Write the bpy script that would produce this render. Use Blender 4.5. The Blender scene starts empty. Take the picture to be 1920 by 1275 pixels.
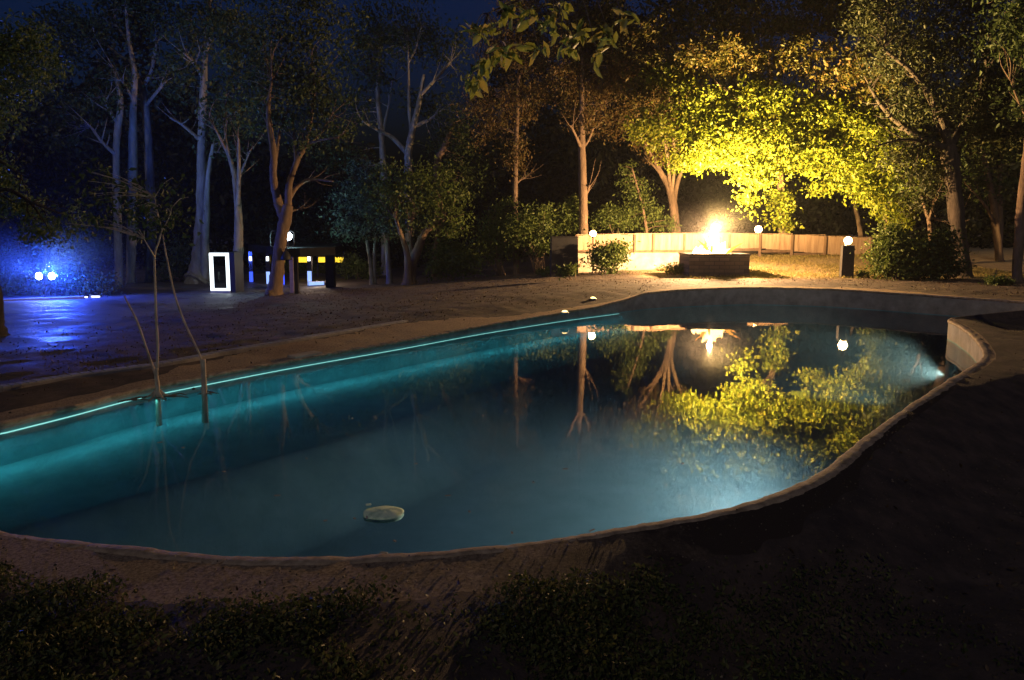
import bpy, math, random
import numpy as np
from mathutils import Vector
R = math.radians
rng = np.random.default_rng(7)
random.seed(7)
SC = bpy.context.scene
COL = SC.collection

# ------------------------------------------------------------------ camera, sky, foreground fill, exposure
F = 1250.0; PITCH = R(6.0); CY = 432 + F*math.tan(PITCH); CAMH = 2.2
cam = bpy.data.cameras.new('camera'); cam.sensor_width = 36; cam.lens = 36*F/1920
cam.shift_y = -(637.5-CY)/1920
cam.clip_start = 0.05; cam.clip_end = 800
camo = bpy.data.objects.new('camera', cam); COL.objects.link(camo)
camo.location = (0, 0, CAMH); camo.rotation_euler = (R(90)-PITCH, 0, 0)
SC.camera = camo

FILL_EL, FILL_ROT = R(38), R(200)
w = bpy.data.worlds.new("World"); SC.world = w; w.use_nodes = True
wn = w.node_tree.nodes; wl = w.node_tree.links
sky = wn.new('ShaderNodeTexSky'); sky.sky_type = 'NISHITA'; sky.sun_disc = False
sky.sun_elevation = R(-3); sky.sun_rotation = R(200)
smx = wn.new('ShaderNodeMix'); smx.data_type = 'RGBA'; smx.blend_type = 'MULTIPLY'; smx.inputs[0].default_value = 1; smx.inputs[7].default_value = (.12, .55, 2.2, 1)
wl.new(sky.outputs[0], smx.inputs[6]); wl.new(smx.outputs[2], wn['Background'].inputs[0]); wn['Background'].inputs[1].default_value = 0.12
sun = bpy.data.lights.new('front_fill', 'SUN'); sun.energy = 0.125; sun.angle = R(0.5); sun.color = (1.0, .86, .66)  # weak warm lamp added from behind the camera to lift the foreground
so = bpy.data.objects.new('front_fill', sun); COL.objects.link(so); so.rotation_euler = (R(90)-FILL_EL, 0, R(-20))
SC.view_settings.view_transform = 'Standard'; SC.view_settings.look = 'None'
SC.view_settings.exposure = 1.3; SC.view_settings.gamma = 1.0
SC.render.engine = 'CYCLES'
cy = SC.cycles
cy.use_denoising = True
cy.max_bounces = 6; cy.diffuse_bounces = 2; cy.glossy_bounces = 3; cy.transmission_bounces = 3
cy.transparent_max_bounces = 8; cy.volume_bounces = 0
cy.sample_clamp_indirect = 4.0; cy.sample_clamp_direct = 0
cy.use_adaptive_sampling = True; cy.adaptive_threshold = 0.02
cy.caustics_reflective = False; cy.caustics_refractive = False

# ------------------------------------------------------------------ projection helpers (photo pixel -> place)
cp, sp = math.cos(PITCH), math.sin(PITCH)
def ray(px, py):
    a = (px-960)/F; b = -(py-CY)/F
    return np.array([a, cp+sp*b, -sp+cp*b])
def P(px, py, D):
    d = ray(px, py); return np.array([0, 0, CAMH]) + d*(D/d[1])
def PZ(px, py, z):
    d = ray(px, py); return np.array([0, 0, CAMH]) + d*((z-CAMH)/d[2])
def sstep(a, b, x):
    t = np.clip((np.asarray(x, float)-a)/(b-a), 0, 1); return t*t*(3-2*t)

# ------------------------------------------------------------------ pool outline
WATER = -0.35
PC = np.array([0.7, 12.8])
edge_px = [(0, 793, -.24), (130, 762, -.24), (250, 732, -.24), (400, 702, -.23), (560, 672, -.22), (750, 639, -.2),
           (900, 611, -.17), (1050, 586, -.12), (1130, 572, -.05), (1185, 557, .1), (1220, 548, .2), (1300, 541.5, .25), (1400, 538.5, .26),
           (1500, 540, .26), (1587, 543, .26), (1730, 552, .25), (1832, 559, .24), (1920, 565, .22), (1985, 569, .2)]
E = [PZ(*e) for e in edge_px]
E += [np.array(v) for v in ((15.3, 17.85, .19), (13.4, 17.15, .16), (11.6, 16.4, .13), (10.45, 15.8, .10), (9.9, 14.6, .10), (9.35, 13.4, .09), (8.75, 12.3, .07))]
edge_px2 = [(1843, 672, .03), (1780, 712, .02), (1700, 765, .0), (1640, 808, -.02), (1580, 855, -.03), (1540, 887, -.04), (1480, 916, -.05), (1400, 944, -.07),
            (1250, 976, -.1), (1100, 1001, -.12), (900, 1027, -.14), (700, 1042, -.16), (550, 1045, -.17), (400, 1041, -.18), (200, 1021, -.19), (0, 997, -.2)]
E += [PZ(*e) for e in edge_px2]
E += [np.array(v) for v in ((-5.3, 5.55, -.21), (-6.5, 6.15, -.22), (-7.25, 6.95, -.23), (-7.15, 7.6, -.235))]
E = np.array(E)
def catmull(pts, n):
    pts = np.asarray(pts, float); k = len(pts); out = []
    for i in range(k-1):
        p0 = pts[max(i-1, 0)]; p1 = pts[i]; p2 = pts[i+1]; p3 = pts[min(i+2, k-1)]
        for t in np.linspace(0, 1, n, endpoint=False):
            out.append(.5*((2*p1)+(-p0+p2)*t+(2*p0-5*p1+4*p2-p3)*t*t+(-p0+3*p1-3*p2+p3)*t**3))
    out.append(pts[-1]); return np.array(out)
Ed = catmull(np.vstack([E, E[:1]]), 12)[:-1]
eth = np.arctan2(Ed[:, 1]-PC[1], Ed[:, 0]-PC[0]); er = np.hypot(Ed[:, 0]-PC[0], Ed[:, 1]-PC[1])
o_ = np.argsort(eth); eth = eth[o_]; er = er[o_]; ez = Ed[o_, 2]
ethp = np.concatenate([eth-2*np.pi, eth, eth+2*np.pi]); erp = np.tile(er, 3); ezp = np.tile(ez, 3)
def edge(th): return np.interp(th, ethp, erp), np.interp(th, ethp, ezp)

def h(x, y):
    x = np.asarray(x, float); y = np.asarray(y, float)
    zl = -.12 - .6*sstep(4, 32, y); zr = .28*sstep(5, 22, y)
    s = sstep(7, -12, x)
    far = zr*(1-s)+zl*s
    far = far + .57*sstep(7.3, 10.5, x)*sstep(28, 36, y) - .46*sstep(-1.2, 2.0, x)*sstep(11.5, 7.5, y) - .40*sstep(8.6, 13.5, x)*sstep(20.5, 14, y)*sstep(5, 11, y)
    th = np.arctan2(y-PC[1], x-PC[0]); r = np.hypot(x-PC[0], y-PC[1])
    re, zz = edge(th); t = sstep(0, 3.5-2.1*np.maximum(sstep(-1, 1.5, x)*sstep(11.5, 8.5, y), sstep(7.5, 9.5, x)*sstep(20, 16, y)), r-re)
    return zz*(1-t)+far*t
def GP(px, py):
    d = ray(px, py); lo = 1.5; prev = lo
    for D in np.concatenate([np.arange(1.5, 20, .1), np.arange(20, 120, .25)]):
        p = np.array([0, 0, CAMH])+d*(D/d[1])
        if p[2] < h(p[0], p[1]):
            a, b = prev, D
            for _ in range(20):
                m = (a+b)/2; p = np.array([0, 0, CAMH])+d*(m/d[1])
                if p[2] < h(p[0], p[1]): b = m
                else: a = m
            return p
        prev = D
    return P(px, py, 60)
def ground_at(x, y): return np.array([x, y, float(h(x, y))])

# ------------------------------------------------------------------ materials
def mat(name):
    m = bpy.data.materials.new(name); m.use_nodes = True
    nt = m.node_tree; b = nt.nodes['Principled BSDF']; return m, nt, b
def N(nt, t, **kw):
    n = nt.nodes.new(t)
    for k, v in kw.items():
        if k in n.inputs.keys(): n.inputs[k].default_value = v
        else: setattr(n, k, v)
    return n
def ramp(nt, fac, stops):
    r = nt.nodes.new('ShaderNodeValToRGB'); el = r.color_ramp.elements
    while len(el) < len(stops): el.new(.5)
    for e, (p, c) in zip(el, stops): e.position = p; e.color = (*c, 1) if len(c) == 3 else c
    nt.links.new(fac, r.inputs[0]); return r.outputs[0]
def coords(nt, scale=(1, 1, 1)):
    t = nt.nodes.new('ShaderNodeTexCoord'); mp = nt.nodes.new('ShaderNodeMapping'); mp.inputs['Scale'].default_value = scale
    nt.links.new(t.outputs['Object'], mp.inputs[0]); return mp.outputs[0]
def noisy(name, stops, scale=4, rough=.8, bump=.3, bscale=None, stretch=(1, 1, 1), detail=8, bdist=.02, metallic=0, spec=.3):
    m, nt, b = mat(name); c = coords(nt, stretch)
    n = N(nt, 'ShaderNodeTexNoise', Scale=scale, Detail=detail, Roughness=.65); nt.links.new(c, n.inputs['Vector'])
    nt.links.new(ramp(nt, n.outputs[0], stops), b.inputs['Base Color'])
    n2 = N(nt, 'ShaderNodeTexNoise', Scale=bscale or scale*4, Detail=6, Roughness=.7); nt.links.new(c, n2.inputs['Vector'])
    bp = N(nt, 'ShaderNodeBump', Strength=bump, Distance=bdist); nt.links.new(n2.outputs[0], bp.inputs['Height']); nt.links.new(bp.outputs[0], b.inputs['Normal'])
    b.inputs['Roughness'].default_value = rough; b.inputs['Metallic'].default_value = metallic
    b.inputs['Specular IOR Level'].default_value = spec
    return m
def leafmat(name, c1, c2, c3, tr=.4):
    m, nt, b = mat(name)
    g = N(nt, 'ShaderNodeNewGeometry')
    col = ramp(nt, g.outputs['Random Per Island'], [(0, c1), (.5, c2), (1, c3)])
    nt.links.new(col, b.inputs['Base Color']); b.inputs['Roughness'].default_value = .5; b.inputs['Specular IOR Level'].default_value = .25
    t = N(nt, 'ShaderNodeBsdfTranslucent'); nt.links.new(col, t.inputs[0])
    mx = N(nt, 'ShaderNodeMixShader'); mx.inputs[0].default_value = tr
    nt.links.new(b.outputs[0], mx.inputs[1]); nt.links.new(t.outputs[0], mx.inputs[2])
    nt.links.new(mx.outputs[0], nt.nodes['Material Output'].inputs[0]); return m
def emit(name, color, strength):
    m, nt, b = mat(name); nt.nodes.remove(b)
    e = N(nt, 'ShaderNodeEmission', Strength=strength); e.inputs[0].default_value = (*color, 1)
    nt.links.new(e.outputs[0], nt.nodes['Material Output'].inputs[0]); return m

M = {}
M['bark_pale'] = noisy('pale bark', [(.25, (.07, .065, .055)), (.55, (.19, .18, .16)), (.8, (.32, .30, .28))], 5, .85, .6, 14, (1, 1, .25), bdist=.04)
M['bark_dark'] = noisy('brown bark', [(.25, (.06, .045, .03)), (.55, (.16, .11, .075)), (.8, (.26, .19, .13))], 6, .9, .9, 18, (1, 1, .22), bdist=.05)
M['bark_twig'] = noisy('sapling bark', [(.3, (.22, .16, .11)), (.7, (.52, .41, .30))], 12, .8, .5, 40, (1, 1, .3), bdist=.01)
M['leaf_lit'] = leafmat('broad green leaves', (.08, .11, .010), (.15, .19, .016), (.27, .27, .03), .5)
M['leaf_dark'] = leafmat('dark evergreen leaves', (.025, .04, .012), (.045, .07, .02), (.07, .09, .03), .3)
M['leaf_brown'] = leafmat('rusty needles', (.09, .055, .02), (.13, .085, .03), (.10, .10, .03), .35)
M['leaf_teal'] = leafmat('grey green leaves', (.05, .09, .05), (.09, .14, .08), (.14, .18, .10), .4)
M['leaf_shrub'] = leafmat('shrub leaves', (.05, .08, .015), (.09, .13, .03), (.13, .16, .04), .4)
M['leaf_litter'] = leafmat('fallen leaves', (.03, .02, .01), (.07, .042, .02), (.12, .075, .04), .1)
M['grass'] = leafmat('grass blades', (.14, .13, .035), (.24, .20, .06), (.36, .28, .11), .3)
M['cover'] = leafmat('ground cover leaves', (.03, .045, .012), (.07, .085, .022), (.13, .12, .04), .3)
M['concrete'] = noisy('weathered concrete', [(.3, (.16, .15, .14)), (.55, (.27, .25, .23)), (.75, (.36, .34, .31))], 3, .85, .35, 30)
M['coping'] = noisy('coping concrete', [(.3, (.16, .115, .07)), (.5, (.33, .245, .16)), (.7, (.50, .39, .27))], 9, .8, .7, 60, bdist=.012)
M['retain'] = noisy('rendered wall', [(.3, (.26, .22, .17)), (.6, (.40, .35, .28)), (.8, (.48, .43, .36))], 2.2, .9, .25, 25)
M['wood'] = noisy('fence boards', [(.3, (.22, .14, .09)), (.55, (.36, .25, .17)), (.8, (.45, .33, .24))], 2.5, .8, .3, 14, (3, 3, .35))
M['wood_dark'] = noisy('dark timber posts', [(.3, (.07, .045, .03)), (.7, (.17, .11, .07))], 4, .85, .4, 20, (1, 1, .3))
M['black'] = noisy('black painted steel', [(.3, (.008, .008, .009)), (.7, (.02, .02, .022))], 4, .6, .1, 20)
M['dark_stone'] = noisy('dark granite', [(.35, (.012, .011, .012)), (.5, (.026, .024, .024)), (.62, (.06, .055, .055))], 40, .7, .3, 60, bdist=.005)
M['roof'] = noisy('dark roof felt', [(.3, (.006, .006, .008)), (.7, (.016, .016, .018))], 3, .9, .2, 30, spec=.03)
M['white_emit'] = emit('white light frame', (.82, .93, 1.0), 1.1)
M['warm_globe'] = emit('warm lamp glass', (1, .62, .25), 18)
M['cool_globe'] = emit('cool lamp glass', (.75, .92, 1), 12)
M['flood_face'] = emit('floodlight glass', (.55, .7, 1), 40)
M['blue_glow'] = emit('blue painted glow', (.03, .07, .75), .9)  # emission stands in for blue floodlight falling on the pillars
M['pale_glow'] = emit('pale blue painted glow', (.25, .38, .85), .7)  # paler emission, also in place of floodlight on a surface
M['yellow_glow'] = emit('yellow painted glow', (.75, .48, .03), .8)  # emission stands in for the yellow light on the rear fascia
M['small_white'] = emit('small white lamp', (.8, .88, 1), 2.0)
M['strip'] = emit('cyan light strip', (.30, .80, .74), .6)
M['flame'] = emit('white hot flame', (1, .55, .16), 5)
M['steel'] = noisy('galvanised steel', [(.3, (.2, .2, .21)), (.7, (.4, .4, .42))], 6, .4, .1, 30, metallic=.8)

# brick
m, nt, b = mat('planter stone'); c = coords(nt, (1, 1, 1))
br = N(nt, 'ShaderNodeTexBrick', Scale=1.0); br.inputs['Brick Width'].default_value = .42; br.inputs['Row Height'].default_value = .16; br.inputs['Mortar Size'].default_value = .012
br.inputs['Color1'].default_value = (.10, .075, .055, 1); br.inputs['Color2'].default_value = (.17, .125, .09, 1); br.inputs['Mortar'].default_value = (.06, .05, .045, 1)
mp = nt.nodes.new('ShaderNodeMapping'); mp.inputs['Rotation'].default_value = (R(90), 0, 0); nt.links.new(c, mp.inputs[0]); nt.links.new(mp.outputs[0], br.inputs['Vector'])
nt.links.new(br.outputs[0], b.inputs['Base Color']); b.inputs['Roughness'].default_value = .9
bp = N(nt, 'ShaderNodeBump', Strength=.5, Distance=.02); nt.links.new(br.outputs['Fac'], bp.inputs['Height']); bp.invert = True; nt.links.new(bp.outputs[0], b.inputs['Normal'])
M['brick'] = m

# sand deck
M['sand'] = noisy('sandy earth', [(.32, (.11, .075, .045)), (.5, (.30, .21, .13)), (.66, (.44, .33, .21))], 38, .95, 1.0, 90, bdist=.02)
nt = M['sand'].node_tree; b = nt.nodes['Principled BSDF']; src = b.inputs['Base Color'].links[0].from_socket
tc = N(nt, 'ShaderNodeTexCoord'); sxs = N(nt, 'ShaderNodeSeparateXYZ'); nt.links.new(tc.outputs['Object'], sxs.inputs[0])
nz = N(nt, 'ShaderNodeTexNoise', Scale=2.5, Detail=10, Roughness=.75); nt.links.new(tc.outputs['Object'], nz.inputs['Vector'])
m1 = N(nt, 'ShaderNodeMath', operation='MULTIPLY_ADD'); nt.links.new(nz.outputs[0], m1.inputs[0]); m1.inputs[1].default_value = 5.0; nt.links.new(sxs.outputs[0], m1.inputs[2])
r1 = N(nt, 'ShaderNodeMapRange'); r1.inputs['From Min'].default_value = 1.6; r1.inputs['From Max'].default_value = 4.0; nt.links.new(m1.outputs[0], r1.inputs[0])
r2 = N(nt, 'ShaderNodeMapRange'); r2.inputs['From Min'].default_value = 11.0; r2.inputs['From Max'].default_value = 9.0; nt.links.new(sxs.outputs[1], r2.inputs[0])
mm = N(nt, 'ShaderNodeMath', operation='MULTIPLY'); nt.links.new(r1.outputs[0], mm.inputs[0]); nt.links.new(r2.outputs[0], mm.inputs[1])
mxx = N(nt, 'ShaderNodeMix', data_type='RGBA'); nt.links.new(mm.outputs[0], mxx.inputs[0]); nt.links.new(src, mxx.inputs[6]); mxx.inputs[7].default_value = (.045, .03, .021, 1); nt.links.new(mxx.outputs[2], b.inputs['Base Color'])
# ground: dark soil with litter, turning to wet dark paving towards the left
m, nt, b = mat('soil and wet paving'); tc = N(nt, 'ShaderNodeTexCoord'); oc = tc.outputs['Object']
n1 = N(nt, 'ShaderNodeTexNoise', Scale=3.0, Detail=10, Roughness=.7); nt.links.new(oc, n1.inputs['Vector'])
soil = ramp(nt, n1.outputs[0], [(.3, (.018, .012, .009)), (.5, (.052, .034, .024)), (.72, (.11, .072, .05))])
n2 = N(nt, 'ShaderNodeTexNoise', Scale=.8, Detail=8, Roughness=.6); nt.links.new(oc, n2.inputs['Vector'])
pave = ramp(nt, n2.outputs[0], [(.3, (.05, .045, .05)), (.7, (.11, .10, .105))])
sx = N(nt, 'ShaderNodeSeparateXYZ'); nt.links.new(oc, sx.inputs[0])
ma = N(nt, 'ShaderNodeMath', operation='MULTIPLY_ADD'); nt.links.new(n2.outputs[0], ma.inputs[0]); ma.inputs[1].default_value = 5.0; nt.links.new(sx.outputs[0], ma.inputs[2])
mr = N(nt, 'ShaderNodeMapRange'); mr.inputs['From Min'].default_value = -8.5; mr.inputs['From Max'].default_value = -5.5; mr.inputs['To Min'].default_value = 1; mr.inputs['To Max'].default_value = 0
nt.links.new(ma.outputs[0], mr.inputs[0])
bk = N(nt, 'ShaderNodeMath', operation='MULTIPLY_ADD'); nt.links.new(n2.outputs[0], bk.inputs[0]); bk.inputs[1].default_value = 3.0; nt.links.new(sx.outputs[1], bk.inputs[2])
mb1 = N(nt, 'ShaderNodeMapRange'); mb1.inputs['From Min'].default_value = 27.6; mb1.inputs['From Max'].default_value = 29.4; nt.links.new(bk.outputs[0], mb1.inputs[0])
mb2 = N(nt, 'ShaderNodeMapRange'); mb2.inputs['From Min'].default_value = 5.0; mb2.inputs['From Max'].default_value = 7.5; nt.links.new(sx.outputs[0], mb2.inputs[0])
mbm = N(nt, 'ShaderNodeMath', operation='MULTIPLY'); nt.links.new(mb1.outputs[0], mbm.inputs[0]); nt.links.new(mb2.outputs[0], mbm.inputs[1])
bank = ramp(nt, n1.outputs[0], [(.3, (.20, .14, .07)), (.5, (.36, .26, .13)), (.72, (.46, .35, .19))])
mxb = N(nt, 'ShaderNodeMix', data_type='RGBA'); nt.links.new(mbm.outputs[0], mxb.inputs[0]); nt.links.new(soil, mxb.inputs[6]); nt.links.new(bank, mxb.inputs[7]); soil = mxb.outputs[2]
mx = N(nt, 'ShaderNodeMix', data_type='RGBA'); nt.links.new(mr.outputs[0], mx.inputs[0]); nt.links.new(soil, mx.inputs[6]); nt.links.new(pave, mx.inputs[7])
nt.links.new(mx.outputs[2], b.inputs['Base Color'])
rr = ramp(nt, n2.outputs[0], [(.35, (.38,)*3), (.6, (.75,)*3)])
mx2 = N(nt, 'ShaderNodeMix', data_type='FLOAT'); nt.links.new(mr.outputs[0], mx2.inputs[0]); mx2.inputs[2].default_value = .9; nt.links.new(rr, mx2.inputs[3]); nt.links.new(mx2.outputs[0], b.inputs['Roughness'])
n3 = N(nt, 'ShaderNodeTexNoise', Scale=22.0, Detail=8, Roughness=.75); nt.links.new(oc, n3.inputs['Vector'])
bp = N(nt, 'ShaderNodeBump', Strength=.7, Distance=.03); nt.links.new(n3.outputs[0], bp.inputs['Height']); nt.links.new(bp.outputs[0], b.inputs['Normal'])
M['ground'] = m
# bank grass soil comes through the grass itself
M['basin'] = noisy('worn pool paint', [(.3, (.10, .22, .24)), (.55, (.17, .33, .36)), (.75, (.24, .43, .46))], 1.5, .8, .2, 20)

# water
m, nt, b = mat('pool water'); nt.nodes.remove(b)
c = coords(nt, (1, 1, 1))
wnz = N(nt, 'ShaderNodeTexNoise', Scale=1.4, Detail=3, Roughness=.5); nt.links.new(c, wnz.inputs['Vector'])
bp = N(nt, 'ShaderNodeBump', Strength=.03, Distance=.05); nt.links.new(wnz.outputs[0], bp.inputs['Height'])
fr = N(nt, 'ShaderNodeFresnel', IOR=1.33); nt.links.new(bp.outputs[0], fr.inputs['Normal'])
gl = N(nt, 'ShaderNodeBsdfGlossy', Roughness=.016); gl.inputs[0].default_value = (1, 1, 1, 1); nt.links.new(bp.outputs[0], gl.inputs['Normal'])
tr = N(nt, 'ShaderNodeBsdfTransparent'); tr.inputs[0].default_value = (.95, 1, 1, 1)
mxs = N(nt, 'ShaderNodeMixShader'); nt.links.new(fr.outputs[0], mxs.inputs[0]); nt.links.new(tr.outputs[0], mxs.inputs[1]); nt.links.new(gl.outputs[0], mxs.inputs[2])
nt.links.new(mxs.outputs[0], nt.nodes['Material Output'].inputs['Surface'])
vol = N(nt, 'ShaderNodeVolumePrincipled'); vol.inputs['Color'].default_value = (.40, .74, .86, 1); vol.inputs['Density'].default_value = .11; vol.inputs['Anisotropy'].default_value = .0
nt.links.new(vol.outputs[0], nt.nodes['Material Output'].inputs['Volume'])
M['water'] = m
# haze
m, nt, b = mat('night haze'); nt.nodes.remove(b)
vol = N(nt, 'ShaderNodeVolumePrincipled'); vol.inputs['Color'].default_value = (.9, .92, .95, 1); vol.inputs['Density'].default_value = .0003; vol.inputs['Anisotropy'].default_value = .2
nt.links.new(vol.outputs[0], nt.nodes['Material Output'].inputs['Volume'])
M['haze'] = m

# ------------------------------------------------------------------ mesh helpers
class MB:
    def __init__(s): s.v = []; s.f = []
    def add(s, verts, faces):
        o = len(s.v); s.v += [tuple(map(float, v)) for v in verts]; s.f += [tuple(int(i)+o for i in f) for f in faces]
    def box(s, c, size, rz=0, taper=1.0, bev=0.0):
        sx_, sy_, sz_ = [k/2 for k in size]; cz, sz2 = math.cos(rz), math.sin(rz)
        if bev <= 0: layers = [(-sz_, 0, 1.0), (sz_, 0, taper)]
        else: layers = [(-sz_, bev, 1), (-sz_+bev, 0, 1), (sz_-bev, 0, taper), (sz_, bev, taper)]
        vs = []; 
        for z, ins, t in layers:
            for a, b_ in ((-1, -1), (1, -1), (1, 1), (-1, 1)):
                x = a*(sx_*t-ins); y = b_*(sy_*t-ins)
                vs.append((c[0]+x*cz-y*sz2, c[1]+x*sz2+y*cz, c[2]+z))
        k = len(layers); fs = [(3, 2, 1, 0), tuple(range(4*k-4, 4*k))]
        for l in range(k-1):
            for i in range(4): fs.append((l*4+i, l*4+(i+1) % 4, l*4+4+(i+1) % 4, l*4+4+i))
        s.add(vs, fs)
    def tube(s, pts, rad, sides=8, smooth=4, rough=0.0, cap=True):
        pts = np.asarray(pts, float); rad = np.asarray(rad, float)
        if smooth > 1 and len(pts) > 2:
            q = catmull(np.hstack([pts, rad[:, None]]), smooth); pts, rad = q[:, :3], np.maximum(q[:, 3], .002)
        k = len(pts); tan = np.gradient(pts, axis=0); tan /= np.linalg.norm(tan, axis=1)[:, None]+1e-9
        ref = np.array([1., 0, 0]) if abs(tan[0][0]) < .8 else np.array([0, 1., 0])
        vs = []; ang = np.linspace(0, 2*np.pi, sides, endpoint=False)
        for i in range(k):
            n = ref-tan[i]*np.dot(ref, tan[i]); n /= np.linalg.norm(n)+1e-9; bb = np.cross(tan[i], n); ref = n
            rr_ = rad[i]*(1+rough*rng.normal(size=sides)) if rough else np.full(sides, rad[i])
            vs += list(pts[i]+np.outer(np.cos(ang)*rr_, n)+np.outer(np.sin(ang)*rr_, bb))
        fs = [(i*sides+j, i*sides+(j+1) % sides, (i+1)*sides+(j+1) % sides, (i+1)*sides+j) for i in range(k-1) for j in range(sides)]
        if cap: fs += [tuple(range(sides-1, -1, -1)), tuple(range((k-1)*sides, k*sides))]
        s.add(vs, fs)
    def lathe(s, c, prof, sides=20):
        vs = [(c[0]+r*math.cos(2*math.pi*j/sides), c[1]+r*math.sin(2*math.pi*j/sides), c[2]+z) for r, z in prof for j in range(sides)]
        k = len(prof); fs = [(i*sides+j, i*sides+(j+1) % sides, (i+1)*sides+(j+1) % sides, (i+1)*sides+j) for i in range(k-1) for j in range(sides)]
        fs += [tuple(range(sides-1, -1, -1)), tuple(range((k-1)*sides, k*sides))]; s.add(vs, fs)
    def build(s, name, m, parent=None, smooth=False, loc=None):
        me = bpy.data.meshes.new(name); v = np.array(s.v)
        o = bpy.data.objects.new(name, me); COL.objects.link(o)
        base = np.zeros(3)
        if loc is not None: base = np.asarray(loc, float)
        elif parent is not None: base = np.array(wloc(parent))
        me.from_pydata((v-base).tolist(), [], s.f); me.materials.append(m)
        if smooth: me.polygons.foreach_set('use_smooth', [True]*len(me.polygons))
        if parent is not None: o.parent = parent
        elif loc is not None: o.location = base
        return o
def wloc(o):
    v = Vector((0, 0, 0))
    while o: v += Vector(o.location); o = o.parent
    return v
def sphere_prof(r, n=10): return [(max(r*math.sin(math.pi*i/n), .001), -r*math.cos(math.pi*i/n)) for i in range(n+1)]

def tag(o, label=None, cat=None, group=None, kind=None):
    if label: o['label'] = label
    if cat: o['category'] = cat
    if group: o['group'] = group
    if kind: o['kind'] = kind
    return o
def thing(name, loc, label, cat, group=None):
    o = bpy.data.objects.new(name, None); COL.objects.link(o); o.location = tuple(map(float, loc)); o.empty_display_size = .1
    return tag(o, label, cat, group)
def structure(o): o['kind'] = 'structure'; return o

def leaves_mesh(name, C, size, m, parent=None, droop=.35, wid=.5, spread=1.0, seedvar=.6):
    """one crown: many folded leaf faces at the points C"""
    n = len(C); C = np.asarray(C, float)
    base = np.array(wloc(parent)) if parent is not None else np.zeros(3)
    d = rng.normal(size=(n, 3)); d[:, 2] -= droop*1.5; d /= np.linalg.norm(d, axis=1)[:, None]
    u = rng.normal(size=(n, 3)); u[:, 2] += .8; s_ = np.cross(d, u); s_ /= np.linalg.norm(s_, axis=1)[:, None]+1e-9
    nn = np.cross(s_, d); L = size*(1-seedvar+2*seedvar*rng.random(n))[:, None]; W = L*wid*.5
    V = np.empty((n, 6, 3))
    V[:, 0] = C; V[:, 1] = C+d*L*.35+s_*W+nn*L*.08; V[:, 2] = C+d*L*.75+s_*W*.7+nn*L*.05; V[:, 3] = C+d*L-nn*L*.08
    V[:, 4] = C+d*L*.75-s_*W*.7+nn*L*.05; V[:, 5] = C+d*L*.35-s_*W+nn*L*.08
    V -= base
    me = bpy.data.meshes.new(name); me.vertices.add(n*6); me.vertices.foreach_set('co', V.reshape(-1))
    k = np.arange(n)[:, None]*6
    loops = np.stack([k+0, k+1, k+2, k+3, k+0, k+3, k+4, k+5], axis=1).reshape(-1)
    me.loops.add(n*8); me.loops.foreach_set('vertex_index', loops.astype(np.int32))
    me.polygons.add(n*2); me.polygons.foreach_set('loop_start', np.arange(0, n*8, 4, dtype=np.int32)); me.polygons.foreach_set('loop_total', np.full(n*2, 4, np.int32))
    me.update(calc_edges=True); me.materials.append(m)
    o = bpy.data.objects.new(name, me); COL.objects.link(o)
    if parent is not None: o.parent = parent
    return o
def clump_points(blobs, per, nclump, sig):
    """blobs: (centre, radii) ellipsoids -> clump centres and leaf points"""
    vol = np.array([max(r[0]*r[2], .01) for _, r in blobs]); cnt = np.maximum(3, (nclump*vol/vol.sum()).astype(int))
    cc = []
    for (c, r), k in zip(blobs, cnt):
        q = rng.normal(size=(k, 3)); q /= np.linalg.norm(q, axis=1)[:, None]; q *= (rng.random(k)**.45)[:, None]
        cc.append(np.asarray(c)+q*np.asarray(r))
    cc = np.vstack(cc); k = len(cc)
    sg = sig*(.55+.9*rng.random(k))
    pts = np.repeat(cc, per, axis=0)+rng.normal(size=(k*per, 3))*np.repeat(sg, per)[:, None]*np.array([1, 1, .6])
    return cc, pts

def pxpath(path, D0, wob=0.0, dy=0.0):
    """photo path (px, py, half width px) at depth D0, wandering in depth"""
    k = len(path); off = np.cumsum(rng.normal(size=k)*wob)+np.linspace(0, dy, k); off -= off[0]
    pts = [P(p[0], p[1], D0+o) for p, o in zip(path, off)]; rad = [p[2]*(D0+o)/F for p, o in zip(path, off)]
    return np.array(pts), np.array(rad)

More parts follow.
